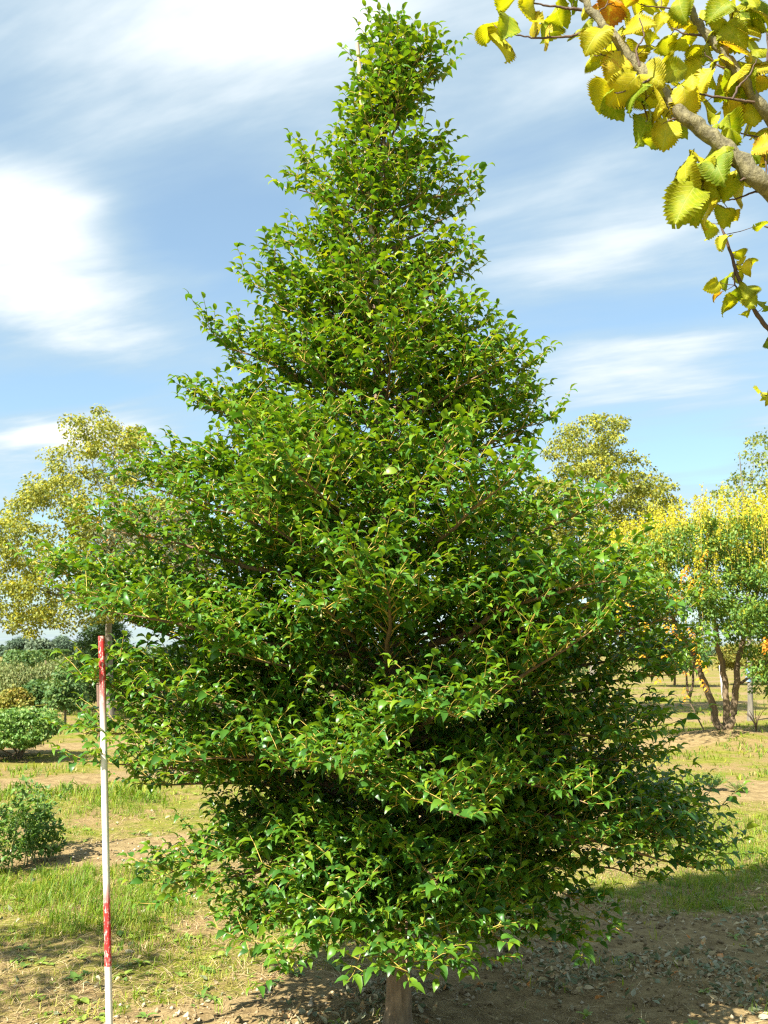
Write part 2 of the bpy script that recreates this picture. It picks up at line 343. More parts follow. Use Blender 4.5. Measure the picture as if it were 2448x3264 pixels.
def env(z, az):
    l = np.interp(z, SZ, SL); r = np.interp(z, SZ, SR); w = .5+.5*math.cos(az)
    R = l + (r-l)*w
    fb = abs(math.sin(az))                                   # front and back: a smoothed radius
    sm_ = np.mean([np.interp(z+k, SZ, (SL+SR)/2) for k in (-.3, -.15, 0, .15, .3)])
    R = R*(1-fb) + sm_*.93*fb
    if math.sin(az) < 0 and z < 1.2: R *= .80 + .2*max(0, z-.5)/.7
    return max(R, .06)
tree = empty('snowbell_tree', (TREE[0], TREE[1], 0), 'tall cone-shaped tree of dense glossy green leaves on a single trunk', 'tree')
T0 = np.array([TREE[0], TREE[1], 0.0])
ta = Acc(); zs_ = np.array([-.06, 0, .04, .1, .2, .4, .7, 1.0, 1.5, 2.0, 2.6, 3.2, 3.7, 4.1, 4.45, 4.62])
tr = np.interp(zs_, [-.06, 0, .1, .3, .8, 1.5, 2.5, 3.5, 4.3, 4.62], [.085, .075, .058, .051, .046, .038, .028, .017, .008, .004])
tube(ta, trunk_pt(zs_), tr, 14)
link('trunk', ta.mesh('trunk', M['trunk'], T0), tree)
LB, LA, LU, LS, LR = [], [], [], [], []                      # leaf base, axis, up, size, tone
tw = Acc()
UP = np.array([0, 0, 1.0])
def dress(pts, r0, size, start=.12, spacing=.026, tone=0.0, tip=True):
    """leaves set alternately along a twig, and the twig itself"""
    seg = np.linalg.norm(np.diff(pts, axis=0), axis=1); cum = np.concatenate([[0], np.cumsum(seg)]); ln = cum[-1]
    tube(tw, pts, np.linspace(r0, .0011, len(pts)), 3, .3+.5*random.random(), False)
    s = ln*start + spacing*random.random(); sd = random.choice((-1, 1))
    while s < ln:
        q = np.array([np.interp(s, cum, pts[:, i]) for i in range(3)])
        k = min(np.searchsorted(cum, s), len(pts)-1); tg = pts[k]-pts[k-1]; tg = tg/np.linalg.norm(tg)
        sv = np.cross(tg, UP); sv = sv/max(np.linalg.norm(sv), .05)
        ax = tg*np.array([.6, .6, .2]) + sv*sd*random.uniform(.55, .95) + UP*random.uniform(-.25, .15) + np.array([random.gauss(0, .18), random.gauss(0, .18), random.gauss(0, .12)])
        LB.append(q); LA.append(ax); LU.append(UP + np.array([random.gauss(0, .22) for _ in range(3)]))
        f = s/ln
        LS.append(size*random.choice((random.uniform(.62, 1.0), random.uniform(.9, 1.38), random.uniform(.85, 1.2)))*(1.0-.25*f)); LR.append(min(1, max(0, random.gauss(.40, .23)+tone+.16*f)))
        sd = -sd; s += spacing*random.uniform(.75, 1.3)
    if tip:
        LB.append(pts[-1]); LA.append((pts[-1]-pts[-2])+np.array([0, 0, .01])); LU.append(UP+.1); LS.append(size*.75); LR.append(min(1, .62+.2*random.random()))
def bough(p0, tip, arch, size=.064, dens=1.0, tone=0.0, name='branch', r_scale=1.0):
    p0 = np.asarray(p0); tip = np.asarray(tip); Ld = np.linalg.norm(tip-p0)
    mid = p0*.45+tip*.55 + UP*arch*Ld + np.array([random.gauss(0, .03), random.gauss(0, .03), 0])*Ld
    pts = bez(p0, mid, tip, 9); r0 = (.0042 + .0105*min(Ld, 1.6))*r_scale
    jit = np.cumsum(rng.normal(0, .010*Ld, (9, 3)), 0); jit -= np.linspace(0, 1, 9)[:, None]*jit[-1]; pts = pts + jit
    ba = Acc(); tube(ba, pts, np.linspace(r0, .0018, 9), 6, random.random())
    link(name, ba.mesh(name, M['bough'], T0), tree)
    n = max(5, int(Ld/.050*dens)); sd = random.choice((-1, 1))
    for s in np.linspace(.20 if Ld > .6 else .08, .97, n):
        s = min(.99, max(.05, s+random.uniform(-.02, .02))); k = s*8; i = min(int(k), 7); q = pts[i]*(1-(k-i))+pts[i+1]*(k-i)
        tg = pts[i+1]-pts[i]; tg = tg/np.linalg.norm(tg); sv = np.cross(tg, UP); sv = sv/max(np.linalg.norm(sv), .05)
        an = random.uniform(.5, 1.15); upb = random.uniform(-.05, .85)
        dv = tg*math.cos(an) + sv*sd*math.sin(an) + UP*upb; dv = dv/np.linalg.norm(dv)
        ls = (Ld*.34*(1.05-s) + .10)*random.uniform(.7, 1.3); ls = min(ls, .52)
        e = q+dv*ls; md = q+dv*ls*.55+UP*ls*random.uniform(.0, .14)
        sp = bez(q, md, e, 5); dress(sp, .0024+.003*ls, size, .12, .027, tone)
        sd = -sd
        nt_ = int(ls/.062); s2 = random.choice((-1, 1))
        for u in np.linspace(.22, .88, nt_) if nt_ else []:
            i2 = min(int(u*4), 3); q2 = sp[i2]+(sp[i2+1]-sp[i2])*(u*4-i2)
            sv2 = np.cross(dv, UP); sv2 = sv2/max(np.linalg.norm(sv2), .05); an = random.uniform(.5, 1.2)
            d2 = dv*math.cos(an)+sv2*s2*math.sin(an)+UP*random.uniform(.0, .9); d2 = d2/np.linalg.norm(d2); s2 = -s2
            l2 = random.uniform(.07, .17)
            dress(np.stack([q2, q2+d2*l2*.5+UP*.008, q2+d2*l2]), .0018, size, .15, .026, tone+.03)
    dress(np.stack([pts[-1], tip+(tip-pts[-2])*.5+UP*.02, tip+(tip-pts[-2])*1.0+UP*.05]), .002, size, .1, .026, tone+.05)
NB_ = 178; k_ = 0
for i in range(NB_):
    f = (i+.5)/NB_; zst = .42 + 3.92*f**1.2; az = i*2.39996 + random.gauss(0, .18)
    t = zst/4.7
    slope = np.interp(t, [.08, .16, .25, .45, .7, .9], [-.22, -.02, .20, .38, .55, .9]) + random.gauss(0, .09)
    R = env(zst, az)
    for _ in range(4): R = .5*R+.5*env(zst+slope*R, az)
    R *= random.choice((random.uniform(.80, 1.0), random.uniform(.55, .85), random.uniform(.9, 1.02)))
    R *= .80+.36*float(fbm(np.array([az % 6.2832*1.1+3.1]), np.array([zst*1.5]), 1.0, 2, 44)[0])
    R = max(R-.05, .10)*float(np.interp(zst, [2.2, 2.8, 3.5, 3.7], [1.0, .93, .93, .84]))
    if zst > 3.5 and i % 3 == 0: continue
    p0 = trunk_pt(zst)
    tip = p0 + np.array([math.cos(az)*R, math.sin(az)*R, slope*R])
    tip[2] = max(tip[2], .42 if math.sin(az) > -.4 else .56)
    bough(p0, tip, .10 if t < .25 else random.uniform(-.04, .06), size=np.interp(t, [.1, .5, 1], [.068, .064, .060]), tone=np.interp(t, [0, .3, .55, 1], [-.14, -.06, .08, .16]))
# the boughs that stand out from the outline, tip seen at (x, y) of the 1659-wide view; dy moves the tip nearer or farther
for (x, y, zf, dy) in [(75, 1220, .30, .1), (140, 1275, .25, -.1), (165, 1470, .18, -.05), (150, 1580, .12, .1), (170, 1645, .1, -.15), (260, 1690, .05, .1), (300, 1905, -.12, -.1), (325, 1960, -.2, -.25),
                       (300, 1010, .35, .1), (400, 870, .4, 0), (435, 720, .5, .1), (520, 600, .6, 0), (565, 560, .5, -.1), (612, 400, .28, 0), (640, 345, .5, .08), (600, 520, .4, .2),
                       (1050, 405, .35, 0), (985, 160, .5, .05), (960, 95, .8, -.05), (975, 300, .6, 0), (1050, 570, .5, .1), (1080, 690, .5, 0), (1130, 745, .5, -.1), (1165, 815, .4, .1), (1178, 890, .3, 0), (1165, 940, .3, -.1),
                       (1240, 1090, .4, .1), (1390, 1200, .35, 0), (1400, 1260, .3, -.3), (1490, 1400, .25, .1), (1500, 1450, .2, -.1), (1480, 1560, .12, .1), (1440, 1640, .05, -.1),
                       (1540, 1760, -.02, .25), (1590, 1845, -.08, .2), (1560, 1885, -.12, 0), (1480, 1800, -.05, .4), (1330, 1990, -.25, -.15), (1300, 2045, -.3, -.25), (1200, 1930, -.15, .3), (1420, 1900, -.12, .1),
                       (560, 2140, -.35, -.75), (480, 2060, -.28, -.45), (760, 2120, -.3, -.85), (1010, 2125, -.3, -.8), (885, 2140, -.3, -.9), (700, 2000, -.2, -.8), (1100, 2050, -.22, -.8), (830, 2100, -.3, -.6), (940, 2110, -.3, -.6)]:
    D = 4.56+dy; tip = at(x*1.4755, y*1.4755, D)
    hd = math.hypot(tip[0]-TREE[0], dy); zst = min(max(tip[2]-zf*hd, .40), 4.5)
    p0 = trunk_pt(zst); tip = tip - (tip-p0)/max(hd, .2)*.07
    t = zst/4.7
    bough(p0, tip, .05 if zf > 0 else .14, size=.066 if t < .4 else .061, tone=np.interp(t, [0, .35, .6, 1], [-.08, 0, .10, .14]))
# the leader at the very top
for (x, y, dy, z0) in [(868, 28, 0, 4.25), (838, 25, .04, 4.2), (805, 50, -.04, 4.05), (930, 110, .05, 4.0), (770, 165, 0, 3.95), (770, 260, -.05, 3.5), (910, 60, -.05, 4.1)]:
    tip = at(x*1.4755, y*1.4755+68, 4.56+dy); bough(trunk_pt(z0), tip, .0, size=.062, tone=.12, r_scale=.8)
LB = np.array(LB); LA = np.array(LA); LU = np.array(LU); LS = np.array(LS); LR = np.array(LR)
keep = LB[:, 2] > .30; LB, LA, LU, LS, LR = LB[keep], LA[keep], LU[keep], LS[keep], LR[keep]
nl = len(LB)
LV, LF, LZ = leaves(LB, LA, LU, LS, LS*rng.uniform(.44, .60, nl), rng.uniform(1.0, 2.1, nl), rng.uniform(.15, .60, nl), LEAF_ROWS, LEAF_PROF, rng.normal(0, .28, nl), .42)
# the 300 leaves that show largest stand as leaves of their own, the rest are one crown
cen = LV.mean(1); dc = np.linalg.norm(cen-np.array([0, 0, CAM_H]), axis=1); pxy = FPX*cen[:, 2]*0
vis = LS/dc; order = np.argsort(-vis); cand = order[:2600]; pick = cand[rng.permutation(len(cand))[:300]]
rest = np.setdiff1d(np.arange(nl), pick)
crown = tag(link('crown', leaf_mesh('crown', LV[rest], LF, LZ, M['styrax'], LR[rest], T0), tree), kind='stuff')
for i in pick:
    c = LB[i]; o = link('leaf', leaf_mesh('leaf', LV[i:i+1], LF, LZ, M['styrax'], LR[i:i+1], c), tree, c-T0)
tag(link('twigs', tw.mesh('twigs', M['twig'], T0), tree), kind='stuff')
print('styrax leaves', nl)
# a few hanging drupes under the twigs
fa = Acc(); fi = rng.permutation(nl)[:260]
for i in fi:
    q = LB[i]; r = .0048
    st = np.stack([q, q-UP*.012, q-UP*.024]); tube(fa, st, .0006, 3, .2, False)
    tube(fa, np.stack([q-UP*(.022), q-UP*.026, q-UP*.032, q-UP*.037]), np.array([.001, r*.9, r, .001]), 6, .6)
M['fruit'] = leaf_mat('drupe_skin', [(0, (.25, .27, .12)), (1, (.40, .38, .20))], .05, (1, 1, .8), .6, .3)
tag(link('fruits', fa.mesh('fruits', M['fruit'], T0), tree), kind='stuff')

# ------------------------------------------------------------------ stake tied to the leader, red and white pole
def simple_mat(name, c, rough=.6, c2=None, scale=40):
    m, bd, out = new_mat(name); p = bd.n('ShaderNodeBsdfPrincipled'); p.inputs['Roughness'].default_value = rough
    tcn = bd.n('ShaderNodeTexCoord'); nz = bd.noise(tcn.outputs['Object'], scale, 5, .6)
    bd.put(p.inputs['Base Color'], bd.mix(bd.sm(nz, .35, .65), (*c, 1), (*(c2 or tuple(v*.7 for v in c)), 1)))
    bd.nt.links.new(p.outputs[0], out.inputs[0]); return m
s1 = at(1139, 138, 4.52); s0 = at(1180, 660, 4.50); dv = s1-s0; s_low = s0-dv*.75
stake = empty('wooden_stake', s_low, 'thin weathered wooden stake tied upright to the leader of the cone-shaped tree', 'stake')
sa = Acc(); n_ = 12; pp = s_low+np.linspace(0, 1, n_)[:, None]*(s1-s_low); pp[1:-1, 0] += rng.normal(0, .0015, n_-2)
tube(sa, pp, np.linspace(.0125, .0095, n_), 9, .6)
M['stakewood'] = bark_mat('stake_wood', (.30, .22, .14), (.50, .40, .28), 60, .85, 8, .3)
link('stick', sa.mesh('stick', M['stakewood'], s_low), stake)
sa = Acc(); tp = at(1178, 668, 4.50); a = np.linspace(0, 4*math.pi, 26)
ax_ = dv/np.linalg.norm(dv)
tube(sa, np.stack([tp[0]+.0145*np.cos(a), tp[1]+.0145*np.sin(a), tp[2]+np.linspace(-.006, .006, 26)], -1), .0032, 5)
link('tie', sa.mesh('tie', simple_mat('green_twine', (.01, .30, .19), .5), s_low), stake)

ptop = at(324, 2030, 4.36); pbot = at(349, 3290, 4.36); pbot[2] = max(pbot[2], .0)
gzp = float(gz(pbot[0], pbot[1])); pole = empty('ranging_pole', (pbot[0], pbot[1], gzp), 'thin red and white banded measuring pole with worn paint standing beside the cone-shaped tree', 'pole')
PO = np.array([pbot[0], pbot[1], gzp])
pm, bd, out = new_mat('worn_red_white_paint')
tcn = bd.n('ShaderNodeTexCoord'); geo = bd.n('ShaderNodeNewGeometry'); spz = bd.n('ShaderNodeSeparateXYZ'); bd.put(spz.inputs[0], geo.outputs['Position'])
mp = bd.n('ShaderNodeMapping'); mp.inputs['Scale'].default_value = (1, 1, .09); bd.put(mp.inputs[0], geo.outputs['Position'])
stk = bd.noise(mp.outputs[0], 330, 4, .6); blot = bd.noise(geo.outputs['Position'], 70, 3, .6)
z = spz.outputs[2]
def pz(y): return float(at(340, y, 4.36)[2])
zr = bd.m('ADD', z, bd.m('MULTIPLY', bd.m('SUBTRACT', stk, .5), .10))
top_red = bd.sm(zr, pz(2370), pz(2150)); low_a = bd.sm(zr, pz(2790), pz(2895)); low_b = bd.m('GREATER_THAN', z, pz(3079))
low_red = bd.m('MULTIPLY', low_a, low_b)
red = bd.m('MAXIMUM', top_red, low_red)
wear = bd.sm(bd.m('ADD', bd.m('MULTIPLY', stk, .6), bd.m('MULTIPLY', blot, .4)), .52, .60)
red = bd.m('MULTIPLY', red, bd.m('SUBTRACT', 1.0, bd.m('MULTIPLY', wear, .85)))
wht = bd.mix(bd.sm(blot, .4, .7), (.80, .77, .70, 1), (.70, .66, .57, 1))
p = bd.n('ShaderNodeBsdfPrincipled'); p.inputs['Roughness'].default_value = .42
bd.put(p.inputs['Base Color'], bd.mix(red, wht, bd.mix(blot, (.62, .035, .03, 1), (.42, .03, .035, 1)))); bd.nt.links.new(p.outputs[0], out.inputs[0])
def ppt(zv):
    f = (zv-pbot[2])/(ptop[2]-pbot[2]); q = pbot+(ptop-pbot)*f; return q
cuts = [max(gzp+.035, .03), pz(3079), pz(2840), pz(2295), ptop[2]]
for z0, z1 in zip(cuts[:-1], cuts[1:]):
    pa = Acc(); tube(pa, np.stack([ppt(z0), ppt((z0+z1)/2), ppt(z1)]), .0142, 20, .5, False)
    link('painted_band', pa.mesh('painted_band', pm, PO), pole)
pa = Acc(); tube(pa, np.stack([ppt(cuts[0]+.002), ppt(cuts[0]-.02), ppt(gzp-.06)]), np.array([.0155, .0155, .004]), 14)
link('tip', pa.mesh('tip', simple_mat('dark_steel', (.06, .06, .07), .4), PO), pole)
pa = Acc(); tube(pa, np.stack([ppt(ptop[2]-.012), ppt(ptop[2]+.004)]), np.array([.0150, .0146]), 20)
link('cap', pa.mesh('cap', pm, PO), pole)

# ------------------------------------------------------------------ yellow-leaved tree reaching in at the top right
def c6(cx, cy, D): return at(1500+cx*.6328, cy*.6328, D)
HT = np.array([1.95, 3.1, 0.0]); HT[2] = float(gz(HT[0], HT[1]))
hz = empty('yellow_leaved_tree', HT, 'tree whose yellow serrated leaves on olive branches hang into the sky', 'tree')
ha = Acc(); zz_ = np.linspace(-.05, 3.6, 14)
hx = HT[0]+.04*np.sin(zz_*1.7)+.02*zz_; hy = HT[1]-.05*zz_*.3
tube(ha, np.stack([hx, hy, zz_+HT[2]], -1), np.interp(zz_, [-.05, .15, 1.5, 3.6], [.09, .07, .058, .03]), 14)
link('trunk', ha.mesh('trunk', M['hazelbark'], HT), hz)
def htr(zv): return np.array([np.interp(zv, zz_, hx), np.interp(zv, zz_, hy), zv+HT[2]])
SK = []                                                      # skeleton points for attaching leaves
def hbranch(pts, r0, r1, mat, name='branch', wob=.006):
    pts = np.asarray(pts); n = len(pts); t = np.linspace(0, n-1, (n-1)*6+1)
    P = np.stack([np.interp(t, np.arange(n), pts[:, i]) for i in range(3)], -1)
    k = np.array([1, 2, 3, 2, 1])/9.0
    Q = P.copy()
    for i in range(3): Q[2:-2, i] = np.convolve(P[:, i], k, 'valid')
    Q[1:-1] += rng.normal(0, wob*.35, (len(Q)-2, 3)); SK.append(Q)
    acc = Acc(); R = np.linspace(r0, r1, len(Q))*(1+.06*rng.normal(size=len(Q))); tube(acc, Q, np.maximum(R, .0012), 10 if r0 > .006 else 6)
    link(name, acc.mesh(name, M[mat], HT), hz); return Q
DA, DB = 2.55, 2.75
hbranch([htr(2.05), c6(1800, 1190, DA+.25), c6(1498, 950, DA), c6(1300, 755, DA), c6(1170, 655, DA), c6(1040, 560, DA), c6(900, 400, DA), c6(770, 245, DA), c6(650, 100, DA), c6(540, -30, DA), c6(400, -260, DA)], .030, .008, 'hazelbark')
hbranch([htr(2.7), c6(1750, 900, DB+.2), c6(1480, 560, DB), c6(1350, 370, DB), c6(1250, 235, DB), c6(1180, 170, DB), c6(1120, 70, DB), c6(1075, -30, DB), c6(1000, -250, DB)], .020, .008, 'hazelbark')
for pts, D, r in [([(1180, 175), (1110, 178), (1060, 165), (1010, 138)], DB, .0045), ([(1430, 515), (1330, 500), (1200, 480), (1100, 465), (1020, 455), (965, 415)], DB-.05, .0042),
                  ([(640, 140), (560, 170), (500, 185), (380, 192), (270, 188), (150, 150)], DA, .0050), ([(560, 50), (500, 45), (440, 35), (330, 20), (240, -10)], DA, .0050),
                  ([(1620, 940), (1498, 955), (1420, 970), (1330, 1005), (1235, 1018)], DA+.05, .0042), ([(1430, 895), (1350, 910), (1250, 920), (1180, 905)], DA, .0038), ([(1320, 828), (1230, 855), (1150, 860)], DA, .0038),
                  ([(780, 280), (720, 292), (660, 275)], DA, .0032), ([(900, 400), (830, 440), (740, 470)], DA-.05, .0036), ([(1070, 585), (1010, 605), (930, 640)], DA, .0034), ([(1250, 215), (1290, 150), (1325, 60)], DB, .0040),
                  ([(1290, 130), (1200, 120), (1150, 90)], DB, .0034), ([(1600, 690), (1498, 695), (1400, 685), (1335, 655)], DB+.05, .0038), ([(1320, 500), (1350, 430), (1400, 390), (1440, 300)], DB-.1, .0036),
                  ([(1440, 480), (1480, 380), (1500, 250), (1480, 120)], DB+.1, .0040), ([(1350, 365), (1240, 330), (1180, 270)], DB, .0034), ([(1130, 70), (1000, 40), (880, 30)], DB, .0036), ([(940, 440), (870, 510), (890, 600)], DA-.02, .0032),
                  ([(650, 110), (640, 60), (700, 20)], DA, .003), ([(1498, 950), (1490, 850), (1480, 760)], DA+.05, .0036), ([(850, 335), (830, 250), (880, 180), (850, 90)], DA-.08, .0034)]:
    hbranch([c6(x, y, D) for x, y in pts], r, .0016, 'hazeltwig', 'twig', .003)
DJ = 3.3
hbranch([htr(1.35), c6(1900, 2100, DJ), c6(1600, 1760, DJ), c6(1498, 1660, DJ), c6(1420, 1550, DJ), c6(1345, 1400, DJ), c6(1310, 1270, DJ), c6(1270, 1165, DJ), c6(1240, 1050, DJ), c6(1235, 1010, DJ)], .011, .0028, 'hazeltwig', 'twig', .003)
hbranch([c6(1440, 1575, DJ), c6(1380, 1500, DJ), c6(1330, 1440, DJ), c6(1325, 1330, DJ)], .0042, .002, 'hazeltwig', 'twig', .003)
hbranch([c6(1700, 2060, DJ), c6(1600, 2010, DJ), c6(1480, 1990, DJ)], .004, .002, 'hazeltwig', 'twig', .003)
hbranch([htr(1.9), c6(1800, 1330, DA+.2), c6(1600, 1180, DA), c6(1480, 1140, DA)], .008, .002, 'hazeltwig', 'twig', .003)
hbranch([htr(1.6), c6(1900, 1900, DJ-.2), c6(1600, 1760, DJ-.2), c6(1490, 1710, DJ-.2)], .006, .002, 'hazeltwig', 'twig', .003)
SKA = np.concatenate(SK)
# one broad serrated leaf: rows across a folded, waved blade with a toothed edge
def hazel_leaf(seed):
    r = random.Random(seed); nr = 33; half = 3; rows = []
    tt = np.linspace(0, 1, nr); wp = np.interp(tt, [0, .04, .15, .35, .55, .75, .9, 1], [.10, .50, .84, 1.0, .98, .80, .48, .03])
    bend = r.uniform(.3, 1.5); fold = r.uniform(-.05, .55); wv = r.uniform(.04, .14); ph = r.uniform(0, 6); asym = r.uniform(-.12, .12)
    v = []; x = 0; zc = 0
    for i, t in enumerate(tt):
        th = .25-bend*t
        if i: x += math.cos(th)/(nr-1); zc += math.sin(th)/(nr-1)
        for j in range(-half, half+1):
            s = j/half; w = wp[i]*.46*(1+asym*s)
            if abs(j) == half: w *= (1.06 if i % 2 else .93)*(1.04 if i % 4 == 1 else 1.0)*r.uniform(.93, 1.03)
            yy = s*w; crv = .10*abs(math.sin(i*math.pi/1.5))*0
            zz = zc + abs(yy)*math.tan(fold)*.9 + wv*math.sin(ph+5*t+2.2*s)*abs(s) - .08*s*s*abs(s)
            xx = x + (.05*abs(s) if i % 2 else -.01*abs(s)) - .10*abs(s)**2*(1 if t < .2 else .3)
            v.append((xx, yy, zz))
    f = []; c = 2*half+1
    for i in range(nr-1):
        for j in range(c-1): f.append((i*c+j, i*c+j+1, (i+1)*c+j+1, (i+1)*c+j))
    return np.array(v), np.array(f)
HLM = []
for k in range(14):
    v, f = hazel_leaf(k); me = mesh_np('yellow_leaf', v, f, np.full(len(f), 4), M['hazel'], np.clip(np.full(len(v), [.1, .3, .45, .55, .65, .4, .25, .6, .7, .5, .2, .35, .97, .93][k]) + .12*np.abs(v[:, 1])*2-.05, 0, 1))
    HLM.append(me)
HL = [(90,150,1.15),(180,140,1),(165,225,1.1),(190,20,1),(320,130,.9),(395,140,.95),(380,200,.9),(300,35,.8),(440,75,.95),(500,20,.9),(560,145,1),(620,190,1),(605,300,1),(645,245,.9),(630,40,.9,12),(700,50,.95,12),(770,10,.9),
      (780,80,.9),(840,80,.9),(830,150,1),(880,20,1),(950,10,1),(940,120,1),(990,220,1),(1060,40,1),(1040,110,1),(1080,200,1),(860,240,.9),(910,215,.9),(740,225,.9),(830,285,1.1),(700,310,.8),(730,360,.9,13),(680,460,1),(710,520,1),
      (760,460,1),(800,360,1),(820,480,1),(880,400,1.1),(890,470,1),(900,370,1),(920,430,1.1),(960,350,1),(1030,355,.9),(1080,420,1),(1130,375,1.1),(1210,380,1.1),(1180,430,1),(1260,450,1),(1130,480,.9),(1080,530,1),(1010,510,1.1),
      (960,520,1),(900,565,1),(880,640,1.1),(940,560,1),(930,690,.8),(980,680,1),(1040,640,.9),(1200,545,1),(1150,250,1),(1195,230,1),(1160,300,.8),(1250,40,1.1),(1300,60,1.1),(1380,20,1.1),(1440,50,1.1),(1480,100,1),(1390,150,1.1),
      (1400,200,1),(1340,270,1),(1450,240,1.1),(1400,340,1.1),(1450,350,1.1),(1490,320,1),(1390,430,1),(1440,420,1),(1300,540,1),(1285,620,1),(1320,665,.9),(1360,545,1),(1420,570,1),(1400,620,.9),(1470,660,.9),(1480,770,.9),
      (1460,835,.9),(1495,740,.9),(1340,400,.9),(1300,440,.9),(1100,830,1),(1150,790,1.1),(1205,780,1.1),(1240,830,1.1),(1090,900,1.2),(1150,900,1.1),(1190,860,1),(1120,970,1.2),(1080,1020,1.2),(1130,1060,1.2),(1180,1000,1.2),(1230,950,1.1),
      (1285,890,1),(1290,965,.9),(1330,970,.9),(1380,920,.9),(1350,870,.9),(1195,1080,.8),(1350,480,.7,13),(1100,120,.9),(1330,180,1),(1300,330,.9),(1460,160,1),(1200,60,1),(1240,120,.9),(1350,110,1),(1420,110,1),
      (1205,1150,.85),(1285,1080,.7),(1325,1085,.7),(1275,1110,.6),(1272,1215,.7),(1350,1275,.9),(1365,1330,.8),(1390,1355,.7),(1420,1315,.5),(1220,1440,.85),(1280,1410,.8),(1240,1495,.6,13),(1290,1540,.95),(1360,1470,.7),
      (1400,1450,.8),(1345,1490,.7),(1410,1510,.7),(1390,1580,.6),(1450,1520,.8),(1485,1540,.8),(1470,1140,.8),(1495,1715,.9),(1465,1990,.9),(1495,2000,.9),(1350,1400,.6),
      (1560,100,1.1),(1600,200,1.1),(1560,330,1.1),(1620,430,1),(1560,560,1),(1600,760,1),(1560,1600,.9),(1590,1820,.9),(1540,880,1),(1650,600,1),(1680,300,1),(1560,1980,.8)]
for k in range(16):
    q = SKA[random.randrange(len(SKA))]; u = (q-np.array([0, 0, CAM_H])); fy_ = u[1]*math.cos(TILT)+u[2]*math.sin(TILT); X6 = (1224+FPX*u[0]/fy_-1500)/.6328+random.gauss(0, 40); Y6 = (1632-FPX*(u[2]*math.cos(TILT)-u[1]*math.sin(TILT))/fy_)/.6328+random.gauss(0, 40)
    if X6 > 560 and Y6 < 720 and X6-560 > Y6*.45: HL.append((X6, Y6, random.uniform(.8, 1.1)))
pet = Acc()
for k, row in enumerate(HL):
    cx, cy, s = row[:3]; variant = row[3] if len(row) > 3 else random.randrange(12)
    size = .094*s*random.uniform(.75, 1.2)
    best = None
    for D in ((DJ,) if cy > 1095 and cx > 1150 else (DA, DB)):
        c = c6(cx, cy, D); dist = np.linalg.norm(SKA-c, axis=1); i = int(np.argmin(dist))
        if best is None or dist[i] < best[0]: best = (dist[i], i, c, D)
    _, i, c, D = best
    if D == DJ: size *= .95
    c = c6(cx, cy, SKA[i][1]+random.uniform(-.05, .16))
    root = SKA[i]; dv_ = c-root; dn = np.linalg.norm(dv_)
    ax = nrm(dv_ + np.array([random.gauss(0, .02), random.gauss(0, .03), -.035]))
    basep = c-ax*size*.48
    # blade faces roughly the sky and the open side (away from the twig), turned at random
    nrmv = nrm(np.array([random.gauss(-.25, .6), random.gauss(-.55, .5), random.gauss(.5, .5)])); sv = nrm(np.cross(nrmv, ax)); nv = np.cross(ax, sv)
    Mx = Matrix(((ax[0]*size, sv[0]*size, nv[0]*size, basep[0]-HT[0]), (ax[1]*size, sv[1]*size, nv[1]*size, basep[1]-HT[1]), (ax[2]*size, sv[2]*size, nv[2]*size, basep[2]-HT[2]), (0, 0, 0, 1)))
    o = link('leaf', HLM[variant], hz); o.matrix_local = Mx
    md = (root+basep)/2+np.array([0, 0, -.004]); tube(pet, np.stack([root, md, basep+ax*size*.05]), np.array([.0016, .0013, .0011]), 4, .5, False)
tag(link('petioles', pet.mesh('petioles', M['hazeltwig'], HT), hz), kind='stuff')

# ------------------------------------------------------------------ trees and shrubs of the nursery behind
def in_poly(px, py, poly):
    ins = np.zeros(len(px), bool); n = len(poly)
    for i in range(n):
        x0, y0 = poly[i]; x1, y1 = poly[(i+1) % n]
        c = ((y0 > py) != (y1 > py)); xi = (x1-x0)*(py-y0)/((y1-y0) if y1 != y0 else 1e-9)+x0
        ins ^= c & (px < xi)
    return ins
def poly_points(poly, n, D, depth, rg):
    """points filling a rounded volume at distance D whose outline from the front is poly (pixels of the photograph)"""
    P = np.array(poly, float); lo, hi = P.min(0), P.max(0); out = []
    while len(out) < n:
        px = rg.uniform(lo[0], hi[0], n*2); py = rg.uniform(lo[1], hi[1], n*2); k = in_poly(px, py, poly)
        out += list(zip(px[k], py[k]))
    out = np.array(out[:n]); c = (lo+hi)/2
    u = (out[:, 0]-c[0])/((hi[0]-lo[0])/2); v = (out[:, 1]-c[1])/((hi[1]-lo[1])/2)
    th = np.sqrt(np.clip(1-.75*u*u-.55*v*v, .06, 1)); s = rg.uniform(-1, 1, n); s = np.sign(s)*np.abs(s)**.7
    return np.array([at(a, b_, D+depth*t*q) for (a, b_), t, q in zip(out, th, s)])
FROWS = [0, .45, 1.0]; FPROF = [0, 1.0, 0]
def clump_leaves(C, per, rad, size, rg, flat=.7, droop=.5, wid=.7, tone=(.45, .22), hang=0.0):
    n = len(C)*per; c = np.repeat(C, per, 0); o = nrm(rg.normal(size=(n, 3)))*(rg.uniform(.15, 1, n)**.5)[:, None]; o[:, 2] *= flat
    r = rad*np.repeat(rg.uniform(.6, 1.3, len(C)), per)
    base = c+o*r[:, None]
    if hang: base[:, 2] -= np.abs(rg.normal(0, hang, n))
    ax = nrm(o*np.array([1, 1, .3]) + rg.normal(0, .5, (n, 3)) - np.array([0, 0, droop])); up = np.array([0, 0, 1.0]) + rg.normal(0, .45, (n, 3)) + .4*o
    ls = size*rg.uniform(.65, 1.2, n)
    v, f, z = leaves(base, ax, up, ls, ls*wid*rg.uniform(.8, 1.2, n), rg.uniform(.2, 1.2, n), rg.uniform(0, .5, n), FROWS, FPROF, rg.normal(0, .4, n), .2)
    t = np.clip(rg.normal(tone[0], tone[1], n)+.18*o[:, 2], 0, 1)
    return v, f, z, t
